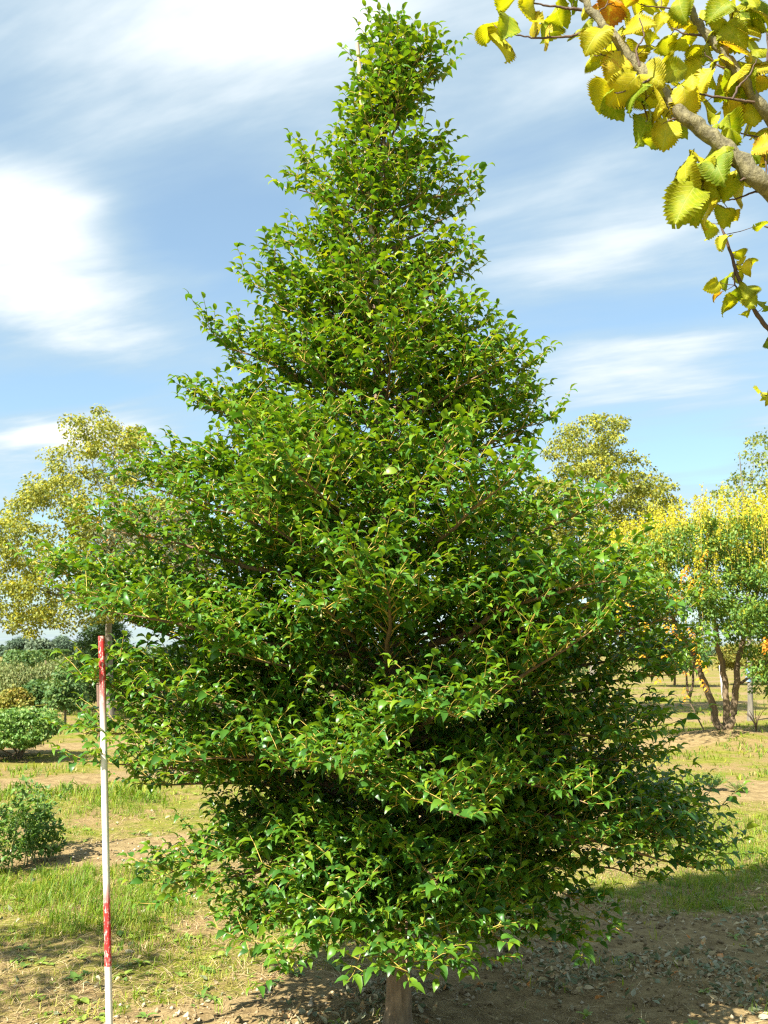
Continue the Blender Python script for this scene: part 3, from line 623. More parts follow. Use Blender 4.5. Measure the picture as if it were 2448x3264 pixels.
def woody(par, base, ends, r0, mat, org, fork=.55, rg=rng, name='branch'):
    """limbs from the trunk line to the clumps"""
    for e in ends:
        m = base*(1-fork)+e*fork; m[2] = base[2]*(1-fork*.6)+e[2]*fork*.6
        pts = bez(base, m, e, 7); pts[1:-1] += rg.normal(0, .02*np.linalg.norm(e-base), (5, 3))
        a = Acc(); tube(a, pts, np.linspace(r0, r0*.18, 7), 5, random.random()); link(name, a.mesh(name, M[mat], org), par)
def bg_tree(name, label, cat, poly, D, base_px, n_cl, per, rad, size, mat, bark='greybark', trunk_r=.07, depth=1.5, fork_px=None, limbs=14, seed=1, group=None, hang=0.0, tone=(.45, .22), droop=.5, flat=.7, wid=.7, stems=None):
    rg = np.random.default_rng(seed); bx, by = base_px
    base = at(bx, by, D); base[2] = float(gz(base[0], base[1]))
    root = empty(name, base, label, cat, group)
    n_cl = int(n_cl*1.9); C = poly_points(poly, n_cl, D, depth, rg)
    if stems:
        tops = []
        for pts, r in stems:
            a = Acc(); q = [base+np.array([0, 0, -.04])] + [at(x, y, D+dd) for x, y, dd in pts]; q = np.array(q)
            t = np.linspace(0, len(q)-1, (len(q)-1)*4+1); Q = np.stack([np.interp(t, np.arange(len(q)), q[:, i]) for i in range(3)], -1); Q[1:-1] += rg.normal(0, r*.15, (len(Q)-2, 3))
            tube(a, Q, np.linspace(r, r*.55, len(Q)), 10, rg.uniform()); link('stem', a.mesh('stem', M[bark], base), root); tops.append(q[-1])
        sel = C[rg.permutation(n_cl)[:limbs]]
        for e in sel:
            o = tops[int(np.argmin([np.linalg.norm(e[:2]-t[:2]) for t in tops]))]; woody(root, o, [e], trunk_r*.4, bark, base, rg=rg)
    else:
        fx, fy = fork_px; fk = at(fx, fy, D); a = Acc(); zt = np.linspace(0, 1, 8)[:, None]
        top = C[:, 2].max(); q = np.concatenate([base+(fk-base)*zt-np.array([0, 0, .05])*(1-zt), [fk+np.array([.03, 0, (top-fk[2])*.45]), fk+np.array([-.04, .03, (top-fk[2])*.85])]])
        q[1:-1] += rg.normal(0, trunk_r*.12, (len(q)-2, 3))*np.array([1, 1, 0])
        tube(a, q, np.concatenate([np.interp(zt[:, 0], [0, .12, 1], [1.35, 1.0, .8])*trunk_r, [trunk_r*.45, trunk_r*.12]]), 12, .5)
        link('trunk', a.mesh('trunk', M[bark], base), root)
        sel = C[rg.permutation(n_cl)[:limbs]]
        for e in sel:
            s = rg.uniform(0, .8)*max(0, min(1, (e[2]-fk[2])/(top-fk[2])+.1)); o = fk+np.array([0, 0, (top-fk[2])*s*.75]); woody(root, o, [e], trunk_r*.42*(1-.5*s), bark, base, rg=rg)
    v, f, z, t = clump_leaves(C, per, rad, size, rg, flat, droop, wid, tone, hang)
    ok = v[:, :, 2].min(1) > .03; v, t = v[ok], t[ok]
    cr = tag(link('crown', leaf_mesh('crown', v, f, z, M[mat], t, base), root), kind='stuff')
    return root, base, C
LIND_L = [(310,1290),(290,1325),(225,1335),(195,1375),(230,1400),(215,1420),(125,1425),(115,1445),(165,1470),(140,1510),(85,1520),(75,1580),(110,1600),(-20,1605),(-130,1720),(-160,1850),(-60,1960),(25,1985),(50,2020),(125,2035),(190,2010),(250,2005),(330,1975),(450,1985),(560,1930),(640,1800),(640,1620),(560,1500),(500,1490),(490,1420),(455,1375),(450,1355),(400,1360),(350,1330)]
bg_tree('linden_tree', 'tall linden with yellowing olive crown on a bare grey trunk behind the measuring pole', 'tree', LIND_L, 23.5, (352, 2292), 280, 78, .26, .085, 'linden', 'greybark', .088, 1.9, (347, 1960), 18, 21, 'yellowing lindens')
LIND_R = [(1880,1325),(1930,1330),(1985,1340),(2000,1360),(1995,1395),(1950,1410),(1975,1440),(2050,1465),(2045,1500),(2090,1500),(2130,1505),(2100,1540),(2165,1550),(2140,1590),(2185,1625),(2170,1760),(1900,1850),(1700,1800),(1610,1690),(1660,1580),(1730,1500),(1760,1470),(1740,1430),(1765,1400),(1800,1390),(1790,1370),(1830,1345)]
bg_tree('linden_tree', 'yellowing linden with rounded olive crown behind the yellow-flowered tree', 'tree', LIND_R, 24.5, (1890, 2282), 220, 78, .25, .085, 'linden', 'greybark', .075, 1.8, (1890, 1900), 16, 22, 'yellowing lindens')
FAR_R = [(2370,1395),(2448,1380),(2560,1390),(2700,1520),(2740,1750),(2600,1820),(2290,1790),(2280,1690),(2310,1620),(2255,1570),(2330,1530),(2370,1470),(2390,1430)]
far_r, fb_, _ = bg_tree('linden_tree', 'pale green thin-crowned linden whose grey trunk has a blue paint band', 'tree', FAR_R, 23.0, (2392, 2296), 110, 44, .27, .085, 'pale', 'greybark', .062, 1.8, (2385, 1900), 14, 23)
ba_ = Acc(); bz = at(2385, 2150, 23.0); a = np.linspace(0, 2*math.pi, 19)
for h0, h1 in ((-.16, -.04), (.02, .15)): tube(ba_, np.stack([fb_+(bz-fb_)+np.array([.0, 0, h0]), bz+np.array([0, 0, h1])]), .066, 14)
link('paint_band', ba_.mesh('paint_band', simple_mat('blue_paint', (.05, .22, .45), .7, (.30, .33, .33), 18), fb_), far_r)
OLV = [(330,1690),(420,1645),(500,1640),(600,1620),(680,1700),(690,1900),(600,2010),(430,1975),(340,1900),(290,1780)]
bg_tree('olive_foliaged_tree', 'small dull olive tree dotted with orange leaves between linden and cone-shaped tree', 'tree', OLV, 13.5, (600, 2490), 110, 60, .15, .055, 'olive', 'brownbark', .045, .75, (595, 2010), 12, 24, tone=(.5, .28))
# golden rain tree: many stems, green crown, yellow flower spires on top, orange leaves in places
KPOLY = [(2010,1720),(2090,1690),(2180,1670),(2260,1640),(2330,1640),(2448,1630),(2600,1650),(2740,1800),(2740,2060),(2600,2170),(2500,2225),(2430,2230),(2415,2160),(2400,2090),(2330,2055),(2250,2050),(2200,2100),(2120,2130),(2000,2120),(1900,2040),(1880,1920),(1930,1790)]
KSTEMS = [([(2290, 2310, 0), (2266, 2230, .0), (2238, 2160, 0), (2205, 2080, .1), (2150, 1980, .2)], .075), ([(2318, 2290, .05), (2312, 2180, .05), (2302, 2110, .05), (2288, 2060, 0), (2270, 1950, -.1), (2250, 1820, 0)], .066),
          ([(2330, 2310, -.05), (2342, 2240, 0), (2348, 2170, 0), (2350, 2100, .1), (2385, 1990, .2), (2420, 1850, 0)], .072), ([(2352, 2185, .0), (2400, 2150, .1), (2450, 2110, .2), (2520, 2030, .2)], .032), ([(2255, 2350, .1), (2200, 2240, .2), (2199, 2220, .2)], .016)]
KSTEMS[3][0].insert(0, (2330, 2310, -.05))
kt, kb, kc = bg_tree('golden_rain_tree', 'many-stemmed tree topped with yellow flower spires and dotted with orange leaves', 'tree', KPOLY, 17.8, (2312, 2366), 330, 105, .21, .072, 'kgreen', 'brownbark', .07, 1.6, None, 22, 25, stems=KSTEMS, tone=(.52, .26), wid=.55)
rg = np.random.default_rng(5); V_ = []; T_ = []
topz = {}
KTOP = np.array([(1960,1740),(2010,1705),(2090,1680),(2180,1660),(2260,1628),(2330,1625),(2448,1615),(2600,1635),(2740,1790)], float)
st = Acc()
for k in range(760):
    px = rg.uniform(1940, 2720); e = np.interp(px, KTOP[:, 0], KTOP[:, 1]); py = e + abs(rg.normal(0, 140)) - 8
    D = 17.8 + rg.uniform(-1.5, 1.5)*math.sqrt(max(.1, 1-((px-2330)/430)**2)); q = at(px, py, D); h = rg.uniform(.2, .5); lean = rg.normal(0, .12, 2)
    tipv = q+np.array([lean[0]*h, lean[1]*h, h]); tube(st, np.stack([q-np.array([0, 0, .12]), q, tipv]), np.array([.004, .003, .0015]), 4, .6, False)
    m = 26; tt = rg.uniform(0, 1, m); o = rg.normal(0, 1, (m, 3))*(.042*(1-.75*tt))[:, None]; V_.append(q+(tipv-q)*tt[:, None]+o); T_.append(rg.uniform(0, 1, m))
B = np.concatenate(V_); n = len(B); ls = rg.uniform(.026, .05, n)
v, f, z = leaves(B, rg.normal(0, 1, (n, 3))+np.array([0, 0, .4]), rg.normal(0, 1, (n, 3))+np.array([0, 0, .5]), ls, ls*.8, rg.uniform(0, 1, n), rg.uniform(0, .4, n), FROWS, FPROF)
tag(link('flower_spires', leaf_mesh('flower_spires', v, f, z, M['kyellow'], np.concatenate(T_), kb), kt), kind='stuff')
tag(link('flower_stalks', st.mesh('flower_stalks', M['twig'], kb), kt), kind='stuff')
ORC = [(2195,1800),(2205,1840),(2180,1815),(2225,1815),(2140,1860),(2150,1880),(2170,1870),(2255,1750),(2250,1865),(2000,1920),(1970,1925),(2020,1930),(2040,1950),(2150,1990),(2165,2010),(2200,2000),(2210,2030),(2050,2020),(2100,2040),(2110,2060),(2220,2080),(2230,2100),(2165,2110),(2230,2160),(2100,2130),(2185,2190),(2060,1980),(2030,2060),(2440,2030),(2430,2040),(1990,1990),(2120,1990)]
for (px, py) in ORC:
    c = at(px, py, 17.8-1.45); m = 9; tt = np.linspace(0, 1, m); dirx = rg.normal(0, .5); rach = c+np.stack([dirx*.16*tt, -.05*tt, -.20*tt], -1)
    ax = np.stack([np.where(np.arange(m) % 2, .7, -.7), rg.normal(0, .4, m), np.full(m, -.6)], -1); ls = rg.uniform(.06, .095, m)
    v, f, z = leaves(rach, ax, rg.normal(0, .4, (m, 3))+np.array([0, -.6, .6]), ls, ls*.5, rg.uniform(.2, .8, m), rg.uniform(0, .4, m), FROWS, FPROF)
    link('orange_leaf', leaf_mesh('orange_leaf', v, f, z, M['korange'], rg.uniform(0, 1, m), c), kt, c-kb)

# left background
CON = [(330,1925),(300,1965),(255,2008),(270,2030),(240,2045),(262,2075),(235,2110),(250,2130),(222,2160),(240,2190),(238,2220),(300,2230),(430,2230),(440,2150),(415,2060),(385,1990),(350,1950)]
bg_tree('conifer_tree', 'dark green conifer with feathery drooping twigs behind the measuring pole', 'tree', CON, 27.0, (330, 2262), 210, 60, .20, .13, 'conifer', 'brownbark', .07, 1.0, (330, 2180), 10, 31, wid=.22, droop=.2, flat=.45)
bg_tree('weeping_tree', 'weeping tree with pale hanging foliage and a short brown trunk', 'tree', [(110,2125),(150,2105),(200,2095),(245,2110),(262,2160),(250,2215),(215,2225),(190,2180),(140,2178),(120,2215),(100,2200)], 31.0, (144, 2248), 110, 56, .24, .10, 'weeping', 'brownbark', .09, 1.2, (146, 2150), 9, 32, 'weeping trees along the far path', hang=.15, droop=1.2, wid=.4)
bg_tree('weeping_tree', 'weeping tree arching low with pale hanging foliage down to the ground', 'tree', [(-60,2130),(-10,2110),(50,2105),(105,2120),(120,2170),(105,2235),(60,2245),(-60,2245)], 30.0, (30, 2252), 120, 56, .24, .10, 'weeping', 'brownbark', .08, 1.2, (30, 2160), 8, 33, 'weeping trees along the far path', hang=.15, droop=1.2, wid=.4)
bg_tree('green_shrub', 'dark green leafy shrub tucked under the weeping tree', 'shrub', [(85,2190),(105,2172),(135,2175),(140,2215),(125,2240),(85,2240)], 28.0, (110, 2258), 40, 50, .16, .11, 'shrub', 'brownbark', .03, .6, (110, 2235), 5, 34)
bg_tree('bronze_shrub', 'low shrub of yellowish bronze foliage beside the weeping trees', 'shrub', [(0,2235),(30,2205),(70,2200),(92,2225),(85,2255),(0,2262)], 25.0, (50, 2272), 40, 50, .15, .09, 'bronze', 'brownbark', .03, .6, (50, 2245), 5, 35)
bg_tree('young_tree', 'slim young tree with airy green foliage near the conifer', 'tree', [(150,2180),(185,2165),(200,2120),(225,2150),(262,2185),(262,2235),(235,2262),(190,2255),(150,2230)], 21.0, (209, 2312), 60, 36, .16, .085, 'shrub', 'greybark', .025, .6, (207, 2215), 8, 36, tone=(.6, .2))
bg_tree('far_shrub', 'rounded green shrub standing before the far pines', 'shrub', [(20,2095),(40,2080),(80,2078),(125,2085),(130,2118),(20,2118)], 48.0, (80, 2165), 60, 50, .28, .14, 'shrub', 'brownbark', .05, 1.2, (80, 2125), 5, 37, tone=(.55, .2))
bg_tree('pine_tree', 'dark pine with a flat-topped crown on the horizon beside the trimmed hedge', 'tree', [(20,2066),(35,2058),(35,2045),(55,2040),(62,2032),(72,2038),(82,2036),(78,2050),(88,2058),(80,2080),(62,2085),(30,2085)], 110.0, (60, 2108), 80, 60, .40, .38, 'pine', 'brownbark', .18, 2.0, (58, 2080), 6, 38, 'pines on the horizon', wid=.25, flat=.5)
bg_tree('pine_tree', 'broad dark pine on the horizon above the trimmed hedge', 'tree', [(160,2070),(168,2050),(178,2042),(195,2030),(208,2034),(212,2050),(232,2055),(222,2066),(228,2078),(165,2082)], 110.0, (198, 2108), 90, 60, .42, .38, 'pine', 'brownbark', .18, 2.0, (198, 2078), 6, 39, 'pines on the horizon', wid=.25, flat=.5)
bg_tree('far_tree', 'hazy round-topped broadleaf tree between the two far pines', 'tree', [(92,2075),(98,2055),(112,2045),(130,2042),(150,2050),(165,2062),(168,2082),(92,2084)], 105.0, (130, 2108), 80, 60, .45, .34, 'pine', 'brownbark', .15, 2.0, (130, 2080), 6, 40, tone=(.8, .15))
# a trimmed hedge: clipped top and sides
rg = np.random.default_rng(77); h0 = at(128, 2095, 55.0); h1 = at(214, 2095, 55.0); zt_ = float(at(170, 2074, 55.0)[2]); hb_ = np.array([(h0[0]+h1[0])/2, 55.0, 0]); hb_[2] = float(gz(hb_[0], hb_[1]))
hedge = empty('clipped_hedge', hb_, 'clipped box-shaped green hedge under the far pines', 'hedge')
n = 9000; B = np.stack([rg.uniform(h0[0], h1[0], n), 55+rg.uniform(-.6, .6, n), rg.uniform(.05, 1, n)**.6*zt_], -1)
fc = rg.integers(0, 3, n); B[fc == 0, 2] = zt_-rg.uniform(0, .08, (fc == 0).sum()); B[fc == 1, 1] = 54.4+rg.uniform(0, .1, (fc == 1).sum())
ls = rg.uniform(.07, .13, n); v, f, z = leaves(B, rg.normal(0, 1, (n, 3)), rg.normal(0, .6, (n, 3))+UP, ls, ls*.6, rg.uniform(0, 1, n), rg.uniform(0, .4, n), FROWS, FPROF)
tag(link('crown', leaf_mesh('crown', v, f, z, M['shrub'], np.clip(rg.normal(.6, .2, n), 0, 1), hb_), hedge), kind='stuff')
ha_ = Acc()
for k in range(5):
    x = h0[0]+(h1[0]-h0[0])*(k+.5)/5; a = Acc(); tube(a, np.array([[x, 55, -.05], [x+.03, 55, .5], [x, 55.02, zt_*.9]]), np.array([.05, .04, .02]), 6); link('stem', a.mesh('stem', M['brownbark'], hb_), hedge)
# spreading maple bush
MB_ = [(-150,2330),(-110,2290),(-30,2272),(40,2262),(100,2258),(150,2262),(188,2300),(182,2325),(140,2340),(120,2365),(90,2375),(30,2380),(-60,2385),(-140,2375)]
bg_tree('maple_bush', 'spreading green multi-stemmed bush with layered foliage in the grass', 'bush', MB_, 15.4, (62, 2416), 190, 60, .13, .055, 'maple', 'brownbark', .03, .95, None, 18, 41,
        stems=[([(50, 2390, 0), (10, 2350, .1)], .022), ([(62, 2385, .1), (60, 2340, .15)], .022), ([(80, 2385, -.1), (110, 2340, 0)], .022), ([(70, 2390, -.1), (85, 2345, -.3)], .018), ([(30, 2400, 0), (-20, 2380, 0), (-60, 2350, 0)], .014), ([(72, 2395, .2), (140, 2330, .3)], .016)], flat=.35, tone=(.5, .22))
# shrubs and trees that close the view on the right and behind the tall tree
for k, (poly, D, bp_, mt, lab, sd) in enumerate([
    ([(2050,2110),(2080,2070),(2160,2050),(2230,2060),(2260,2110),(2230,2128),(2060,2128)], 42.0, (2150, 2172), 'shrub', 'rounded far shrub seen under the many-stemmed tree', 51),
    ([(2280,2105),(2300,2060),(2400,2045),(2500,2060),(2540,2120),(2290,2126)], 44.0, (2400, 2170), 'bronze', 'yellowish far shrub beyond the blue-banded trunk', 52),
    ([(430,2130),(480,2090),(560,2080),(620,2110),(650,2230),(440,2240)], 33.0, (540, 2270), 'shrub', 'green shrub behind the olive tree with orange leaves', 53),
    ([(1500,2120),(1560,2050),(1680,2030),(1800,2050),(1860,2130),(1820,2170),(1520,2170)], 36.0, (1680, 2205), 'shrub', 'broad shrub far behind the right side of the cone-shaped tree', 54),
    ([(820,2120),(900,2020),(1000,1980),(1120,2010),(1180,2120),(1150,2170),(850,2170)], 36.0, (1000, 2205), 'weeping', 'pale shrub far behind the trunk of the cone-shaped tree', 55)]):
    bg_tree('far_shrub', lab, 'shrub', poly, D, bp_, 90, 50, .26, .11, mt, 'brownbark', .05, 1.3, (bp_[0], bp_[1]-40), 5, sd)
# a far-off belt of wood closing the horizon
rg = np.random.default_rng(91); n = 26000; x = rg.uniform(-190, 190, n); y = 165+.12*x+rg.uniform(-4, 4, n); tp_ = .5+1.0*fbm(x, x*0, .09, 4, 61)+.5*fbm(x, x*0, .5, 2, 67); zv = rg.uniform(0, 1, n)**.7*tp_
ls = rg.uniform(.5, .9, n); v, f, z = leaves(np.stack([x, y, zv], -1), rg.normal(0, 1, (n, 3)), rg.normal(0, .6, (n, 3))+UP, ls, ls*.8, rg.uniform(0, 1, n), rg.uniform(0, .4, n), FROWS, FPROF)
tag(link('far_woods', leaf_mesh('far_woods', v, f, z, M['pine'], np.clip(.25+.6*fbm(x, y, .12, 3, 4)+rg.normal(0, .12, n), 0, 1))), 'far-off belt of wood along the horizon', 'wood', kind='stuff')
# white stake and brown stake by the far trees
for (nm, lab, x0, y0, x1, y1, D, r, c) in [('tree_stake', 'pale leaning stake behind the stems of the many-stemmed tree', 2304, 2180, 2296, 2120, 33.0, .05, (.62, .60, .55)), ('tree_stake', 'brown stake beside the bare grey linden trunk', 318, 2360, 315, 2170, 19.0, .045, (.20, .12, .08))]:
    q0 = at(x0, y0, D); q0[2] = float(gz(q0[0], q0[1]))-.05; q1 = at(x1, y1, D); e_ = empty(nm, q0, lab, 'stake'); a = Acc(); tube(a, np.stack([q0, (q0+q1)/2+np.array([.004, 0, 0]), q1-np.array([0, 0, .03])]), r, 9)
    mm = simple_mat(nm+'_wood', c, .8); link('post', a.mesh('post', mm, q0), e_); a = Acc(); tube(a, np.stack([q1-np.array([0, 0, .035]), q1]), np.array([r*1.02, r*.55]), 9); link('top', a.mesh('top', mm, q0), e_)

# ------------------------------------------------------------------ ground cover, straw, fallen leaves, clods
rg = np.random.default_rng(303)
def scatter(n, y0, y1, spread=.46, pw=1.0):
    y = y0*(y1/y0)**(rg.uniform(0, 1, n)**pw); x = rg.uniform(-spread, spread, n)*y; return x, y
def blades(x, y, h, w, tone, bend=1.0, mat='grass', name='grass_tufts', lab=None, th=None, lift=0.0):
    n = len(x); z = gz(x, y)+lift; az = rg.uniform(0, 2*math.pi, n)
    el = th if th is not None else rg.uniform(.7, 1.45, n)
    d0 = np.stack([np.cos(az)*np.cos(el), np.sin(az)*np.cos(el), np.sin(el)], -1); sd = np.stack([-np.sin(az), np.cos(az), np.zeros(n)], -1)
    b0 = np.stack([x, y, z-.004], -1); md = b0+d0*(h*.55)[:, None]; out_ = np.stack([np.cos(az), np.sin(az), np.zeros(n)], -1)
    tip = md+(d0*.75+out_*(.45*bend)-np.array([0, 0, .18*bend]))*(h*.5)[:, None]
    v = np.stack([b0-sd*(w*.5)[:, None], b0+sd*(w*.5)[:, None], md+sd*(w*.42)[:, None], md-sd*(w*.42)[:, None], tip], 1)
    return leaf_mesh(name, v, np.array([0, 1, 2, 3, 3, 2, 4]), np.array([4, 3]), M[mat], np.clip(tone, 0, 1))
def patch(x, y): return fbm(x, y, 1.1, 4, 91)
# tufts of grass, dense in the green patches of the turf
def grass(n, y0, y1, hs, ws, sub):
    x, y = scatter(n, y0, y1); s = soil_amount(x, y); pt = patch(x, y)
    k = rg.uniform(0, 1, n) < np.clip((1-s)**1.5, 0.015, 1)*np.clip((pt-.36)*4.5, .10, 1); x, y, pt = x[k], y[k], pt[k]
    x = np.repeat(x, sub)+rg.normal(0, .022, len(x)*sub); y = np.repeat(y, sub)+rg.normal(0, .022, len(y)*sub); pt = np.repeat(pt, sub); m = len(x)
    tall = np.repeat(rg.uniform(.6, 1.5, m//sub), sub)
    h = hs*tall*rg.uniform(.5, 1.3, m)*np.clip(.6+1.2*(pt-.4)*2, .5, 1.5); tone = np.repeat(rg.normal(.42, .2, m//sub), sub)+rg.normal(0, .1, m)-(pt-.5)*.8
    return x, y, h, ws*rg.uniform(.6, 1.3, m), tone
tag(link('grass', blades(*grass(24000, 3.9, 12, .064, .0044, 6))), 'short yellowish green grass growing between the bare soil strips', 'grass', kind='stuff')
tag(link('far_grass', blades(*grass(16000, 11, 45, .10, .012, 4), name='far_grass')), 'far grass strips fading towards the tree rows', 'grass', kind='stuff')
# dry hay lying flat
x, y = scatter(75000, 3.9, 14); s = soil_amount(x, y); k = rg.uniform(0, 1, len(x)) < np.clip(.15+.85*(1-s)-.5*(patch(x, y)-.4), .1, 1)*.8; x, y = x[k], y[k]; n = len(x)
tag(link('hay', blades(x, y, rg.uniform(.04, .13, n), rg.uniform(.0018, .0042, n), rg.uniform(0, 1, n)**1.3, .6, 'straw', 'hay', None, rg.uniform(-.05, .35, n), .006)), 'dry mown hay lying loose over the field', 'hay', kind='stuff')
# small broad-leaved weeds
x, y = scatter(2600, 4.4, 13); s = soil_amount(x, y); k = rg.uniform(0, 1, len(x)) < np.clip(1.05-s, .03, .6); x, y = x[k], y[k]; m = 6
X_ = np.repeat(x, m); Y_ = np.repeat(y, m); n = len(X_); az = rg.uniform(0, 6.28, n); B = np.stack([X_, Y_, gz(X_, Y_)+.004], -1)
ls = np.repeat(.018+.05*rg.uniform(0, 1, n//m)**2, m)*rg.uniform(.7, 1.2, n)
v, f, z = leaves(B, np.stack([np.cos(az), np.sin(az), rg.uniform(.2, .9, n)], -1), np.tile(UP, (n, 1)), ls, ls*rg.uniform(.3, .55, n), rg.uniform(.5, 1.4, n), rg.uniform(0, .4, n), LEAF_ROWS[:4]+[1.0], [0, .7, 1, .75, 0], None, .1)
tag(link('low_weeds', leaf_mesh('low_weeds', v, f, z, M['weed'], np.clip(np.repeat(rg.normal(.85, .25, n//m), m), 0, 1))), 'low broad-leaved weeds dotted through the turf', 'weeds', kind='stuff')
# fallen leaves round the tree, mostly on the soil strip
n = 8500; x = TREE[0]+rg.normal(.75, 1.25, n); y = TREE[1]+.42*(x-TREE[0])+rg.normal(.1, .62, n); k = (y > 3.4) & (fbm(x, y, 2.3, 3, 12)+rg.normal(0, .05, n) > .52) & (rg.uniform(0, 1, n) < .3+.7*soil_amount(x, y)); x, y = x[k], y[k]
x2, y2 = scatter(900, 4.2, 11); x = np.concatenate([x, x2]); y = np.concatenate([y, y2]); n = len(x); az = rg.uniform(0, 6.28, n); ls = .016+.045*rg.uniform(0, 1, n)**1.6
v, f, z = leaves(np.stack([x, y, gz(x, y)+.008], -1), np.stack([np.cos(az), np.sin(az), rg.normal(.15, .2, n)], -1), UP+rg.normal(0, .35, (n, 3)), ls, ls*rg.uniform(.4, .65, n), rg.normal(.6, 1.4, n), rg.uniform(0, .9, n), LEAF_ROWS, LEAF_PROF, rg.normal(0, .5, n), .2)
tag(link('fallen_leaves', leaf_mesh('fallen_leaves', v, f, z, M['litter'], rg.uniform(0, 1, n)**1.15)), 'curled fallen leaves strewn on the soil under the tall tree', 'leaves', kind='stuff')
# clods and pebbles on the soil
x, y = scatter(30000, 3.7, 10.5); s = soil_amount(x, y); k = rg.uniform(0, 1, len(x)) < s*.75*np.clip((fbm(x, y, 3., 3, 55)-.3)*3, .1, 1); x, y = x[k], y[k]; n = len(x)
r = .003+.016*rg.uniform(0, 1, n)**4
oc = np.array([(1, 0, 0), (0, 1, 0), (-1, 0, 0), (0, -1, 0), (0, 0, .8), (0, 0, -.5)], float)
v = np.stack([x, y, gz(x, y)+r*.25], -1)[:, None, :]+(oc[None]+rg.normal(0, .25, (n, 6, 3)))*r[:, None, None]
M['clod'] = leaf_mat('clod_soil', [(0, (.20, .14, .075)), (.6, (.36, .27, .15)), (1, (.55, .47, .34))], 0.0, (1, 1, 1), .95, .1, .2)
tag(link('soil_clods', leaf_mesh('soil_clods', v, np.array([0, 1, 4, 1, 2, 4, 2, 3, 4, 3, 0, 4, 1, 0, 5, 2, 1, 5, 3, 2, 5, 0, 3, 5]), np.full(8, 3), M['clod'], rg.uniform(0, 1, n)**1.5)), 'small clods and pebbles on the bare soil strips', 'soil', kind='stuff')

# ------------------------------------------------------------------ single weeds one can point at
def stalk_weed(px, py, D, h, nst, label, seed, mat='weed', leaf=.06, group=None):
    rg = np.random.default_rng(seed); base = at(px, py, D); base[2] = float(gz(base[0], base[1])); root = empty('weed_plant', base, label, 'weed', group)
    B, A = [], []
    for s in range(nst):
        hh = h*rg.uniform(.55, 1.05); ln = rg.normal(0, .16, 2)*hh; o = base+np.array([rg.normal(0, .05), rg.normal(0, .05), -.02]); q = np.stack([o, o+np.array([ln[0]*.4, ln[1]*.4, hh*.5]), o+np.array([ln[0], ln[1], hh])])
        a = Acc(); q = bez(q[0], q[1], q[2], 6); tube(a, q, np.linspace(.0045, .0015, 6), 5, .4); link('stem', a.mesh('stem', M['weedstem'], base), root)
        for t in np.arange(.12, 1.0, .045):
            c = np.array([np.interp(t, np.linspace(0, 1, 6), q[:, i]) for i in range(3)]); az = rg.uniform(0, 6.28); lb = hh*.20*(1.15-t)+.02; dvv = np.array([math.cos(az), math.sin(az), rg.uniform(.2, .8)])
            for u in np.linspace(.15, 1, 6): B.append(c+dvv*lb*u); A.append(dvv+rg.normal(0, .7, 3))
    B = np.array(B); A = np.array(A); n = len(B); ls = leaf*rg.uniform(.5, 1.1, n)
    v, f, z = leaves(B, A, np.tile(UP, (n, 1))+rg.normal(0, .3, (n, 3)), ls, ls*rg.uniform(.3, .55, n), rg.uniform(.3, 1.3, n), rg.uniform(0, .4, n), LEAF_ROWS, LEAF_PROF, None, .2)
    tag(link('foliage', leaf_mesh('foliage', v, f, z, M[mat], np.clip(rg.normal(.4, .22, n), 0, 1), base), root), kind='stuff')
M['weedstem'] = bark_mat('weed_stem', (.16, .20, .06), (.24, .26, .09), 40, .7, 2, .1)
for k, (px, py, D, h) in enumerate([(15, 2790, 7.7, .72), (60, 2770, 7.9, .62), (120, 2750, 8.1, .74), (165, 2740, 8.2, .42), (-40, 2800, 7.6, .7), (95, 2720, 8.5, .55)]):
    stalk_weed(px, py, D, h, 4, 'tall bushy green weed in the clump at the soil edge before the maple bush' if h > .5 else 'short bushy green weed in the tall clump at the soil edge', 400+k, group='tall weeds at the edge of the soil strip')
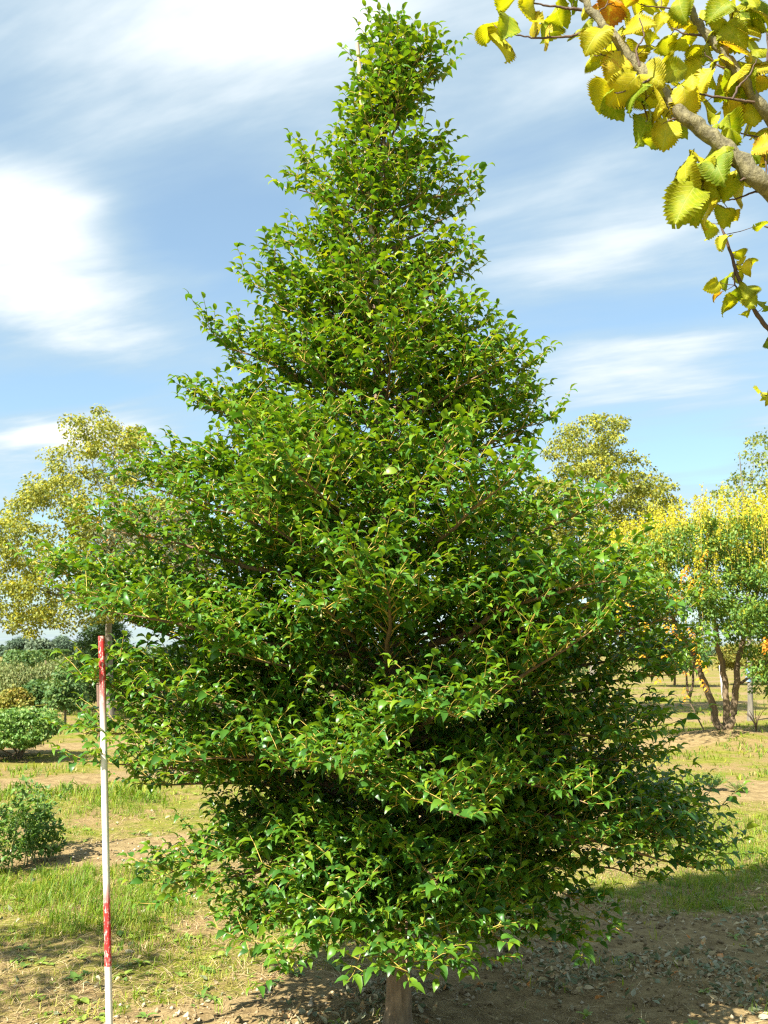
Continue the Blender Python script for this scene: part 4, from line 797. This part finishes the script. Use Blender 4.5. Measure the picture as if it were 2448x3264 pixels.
def rosette(px, py, D, r, n, label, seed):
    rg = np.random.default_rng(seed); base = at(px, py, D); base[2] = float(gz(base[0], base[1])); root = empty('weed_rosette', base, label, 'weed')
    for i in range(n):
        az = i*2.4+rg.normal(0, .2); ls = r*rg.uniform(.7, 1.1); m = 9; t = np.linspace(.1, 1, m)
        e = rg.uniform(.6, 1.3); spn = base+np.stack([np.cos(az)*t*ls*math.cos(e), np.sin(az)*t*ls*math.cos(e), ls*(t*math.sin(e)-.22*t*t)], -1); sdv = np.array([-math.sin(az), math.cos(az), 0])
        B = np.repeat(spn, 2, 0); A = np.tile(np.stack([sdv, -sdv]), (m, 1))+np.array([math.cos(az), math.sin(az), .2])*.6; l2 = np.repeat(ls*.28*np.sin(np.clip(t, .15, .92)*3.0), 2)
        v, f, z = leaves(B, A, np.tile(UP, (2*m, 1)), l2, l2*.5, np.full(2*m, .6), np.full(2*m, .2), LEAF_ROWS, LEAF_PROF, None, .2)
        me = leaf_mesh('frond', v, f, z, M['weed'], np.clip(rg.normal(.55, .15, 2*m), 0, 1), base); o = link('frond', me, root)
        a = Acc(); tube(a, np.concatenate([[base], spn]), np.linspace(.003, .001, m+1), 4, .5, False); link('rib', a.mesh('rib', M['weedstem'], base), o)
rosette(2145, 2562, 11.3, .27, 18, 'single ferny weed rosette on the bare soil mound', 501)
rosette(2270, 2525, 11.9, .28, 16, 'larger weed rosette in the pair beside the soil mound', 502)
rosette(2352, 2530, 11.8, .20, 12, 'smaller low weed rosette in the pair beside the soil mound', 503)
base = at(2412, 2362, 17.6); base[2] = float(gz(base[0], base[1])); dr = empty('dry_weed', base, 'dead dark weed with bare branching stems by the many-stemmed tree', 'weed')
for i in range(9):
    a = Acc(); az = rg.uniform(0, 6.28); hh = rg.uniform(.2, .48); sp_ = rg.uniform(.05, .22); tube(a, bez(base-UP*.02, base+np.array([0, 0, hh*.6]), base+np.array([math.cos(az)*sp_, math.sin(az)*sp_, hh]), 5), np.linspace(.008, .004, 5), 5, .2); link('stem', a.mesh('stem', M['hazeltwig'], base), dr)

# the next tree of the row, standing to the left; its shade falls on the turf beside the pole
NX, NY = -4.0, 3.35; nb_ = np.array([NX, NY, float(gz(NX, NY))]); nbt = empty('row_tree', nb_, 'small round-headed tree left of the pole whose shade falls on the turf', 'tree')
a = Acc(); tube(a, np.array([[NX, NY, nb_[2]-.05], [NX+.02, NY, .8], [NX-.01, NY+.02, 1.8], [NX, NY, 2.6]]), np.array([.06, .045, .038, .02]), 10); link('trunk', a.mesh('trunk', M['brownbark'], nb_), nbt)
rg = np.random.default_rng(808); C = nrm(rg.normal(size=(150, 3)))*(rg.uniform(.1, 1, 150)**.4)[:, None]*np.array([.85, .75, .95])+np.array([NX, NY, 2.9])
woody(nbt, np.array([NX, NY, 2.1]), C[:10], .016, 'brownbark', nb_, rg=rg)
v, f, z, t = clump_leaves(C[:110], 17, .15, .07, rg); tag(link('crown', leaf_mesh('crown', v, f, z, M['shrub'], t, nb_), nbt), kind='stuff')
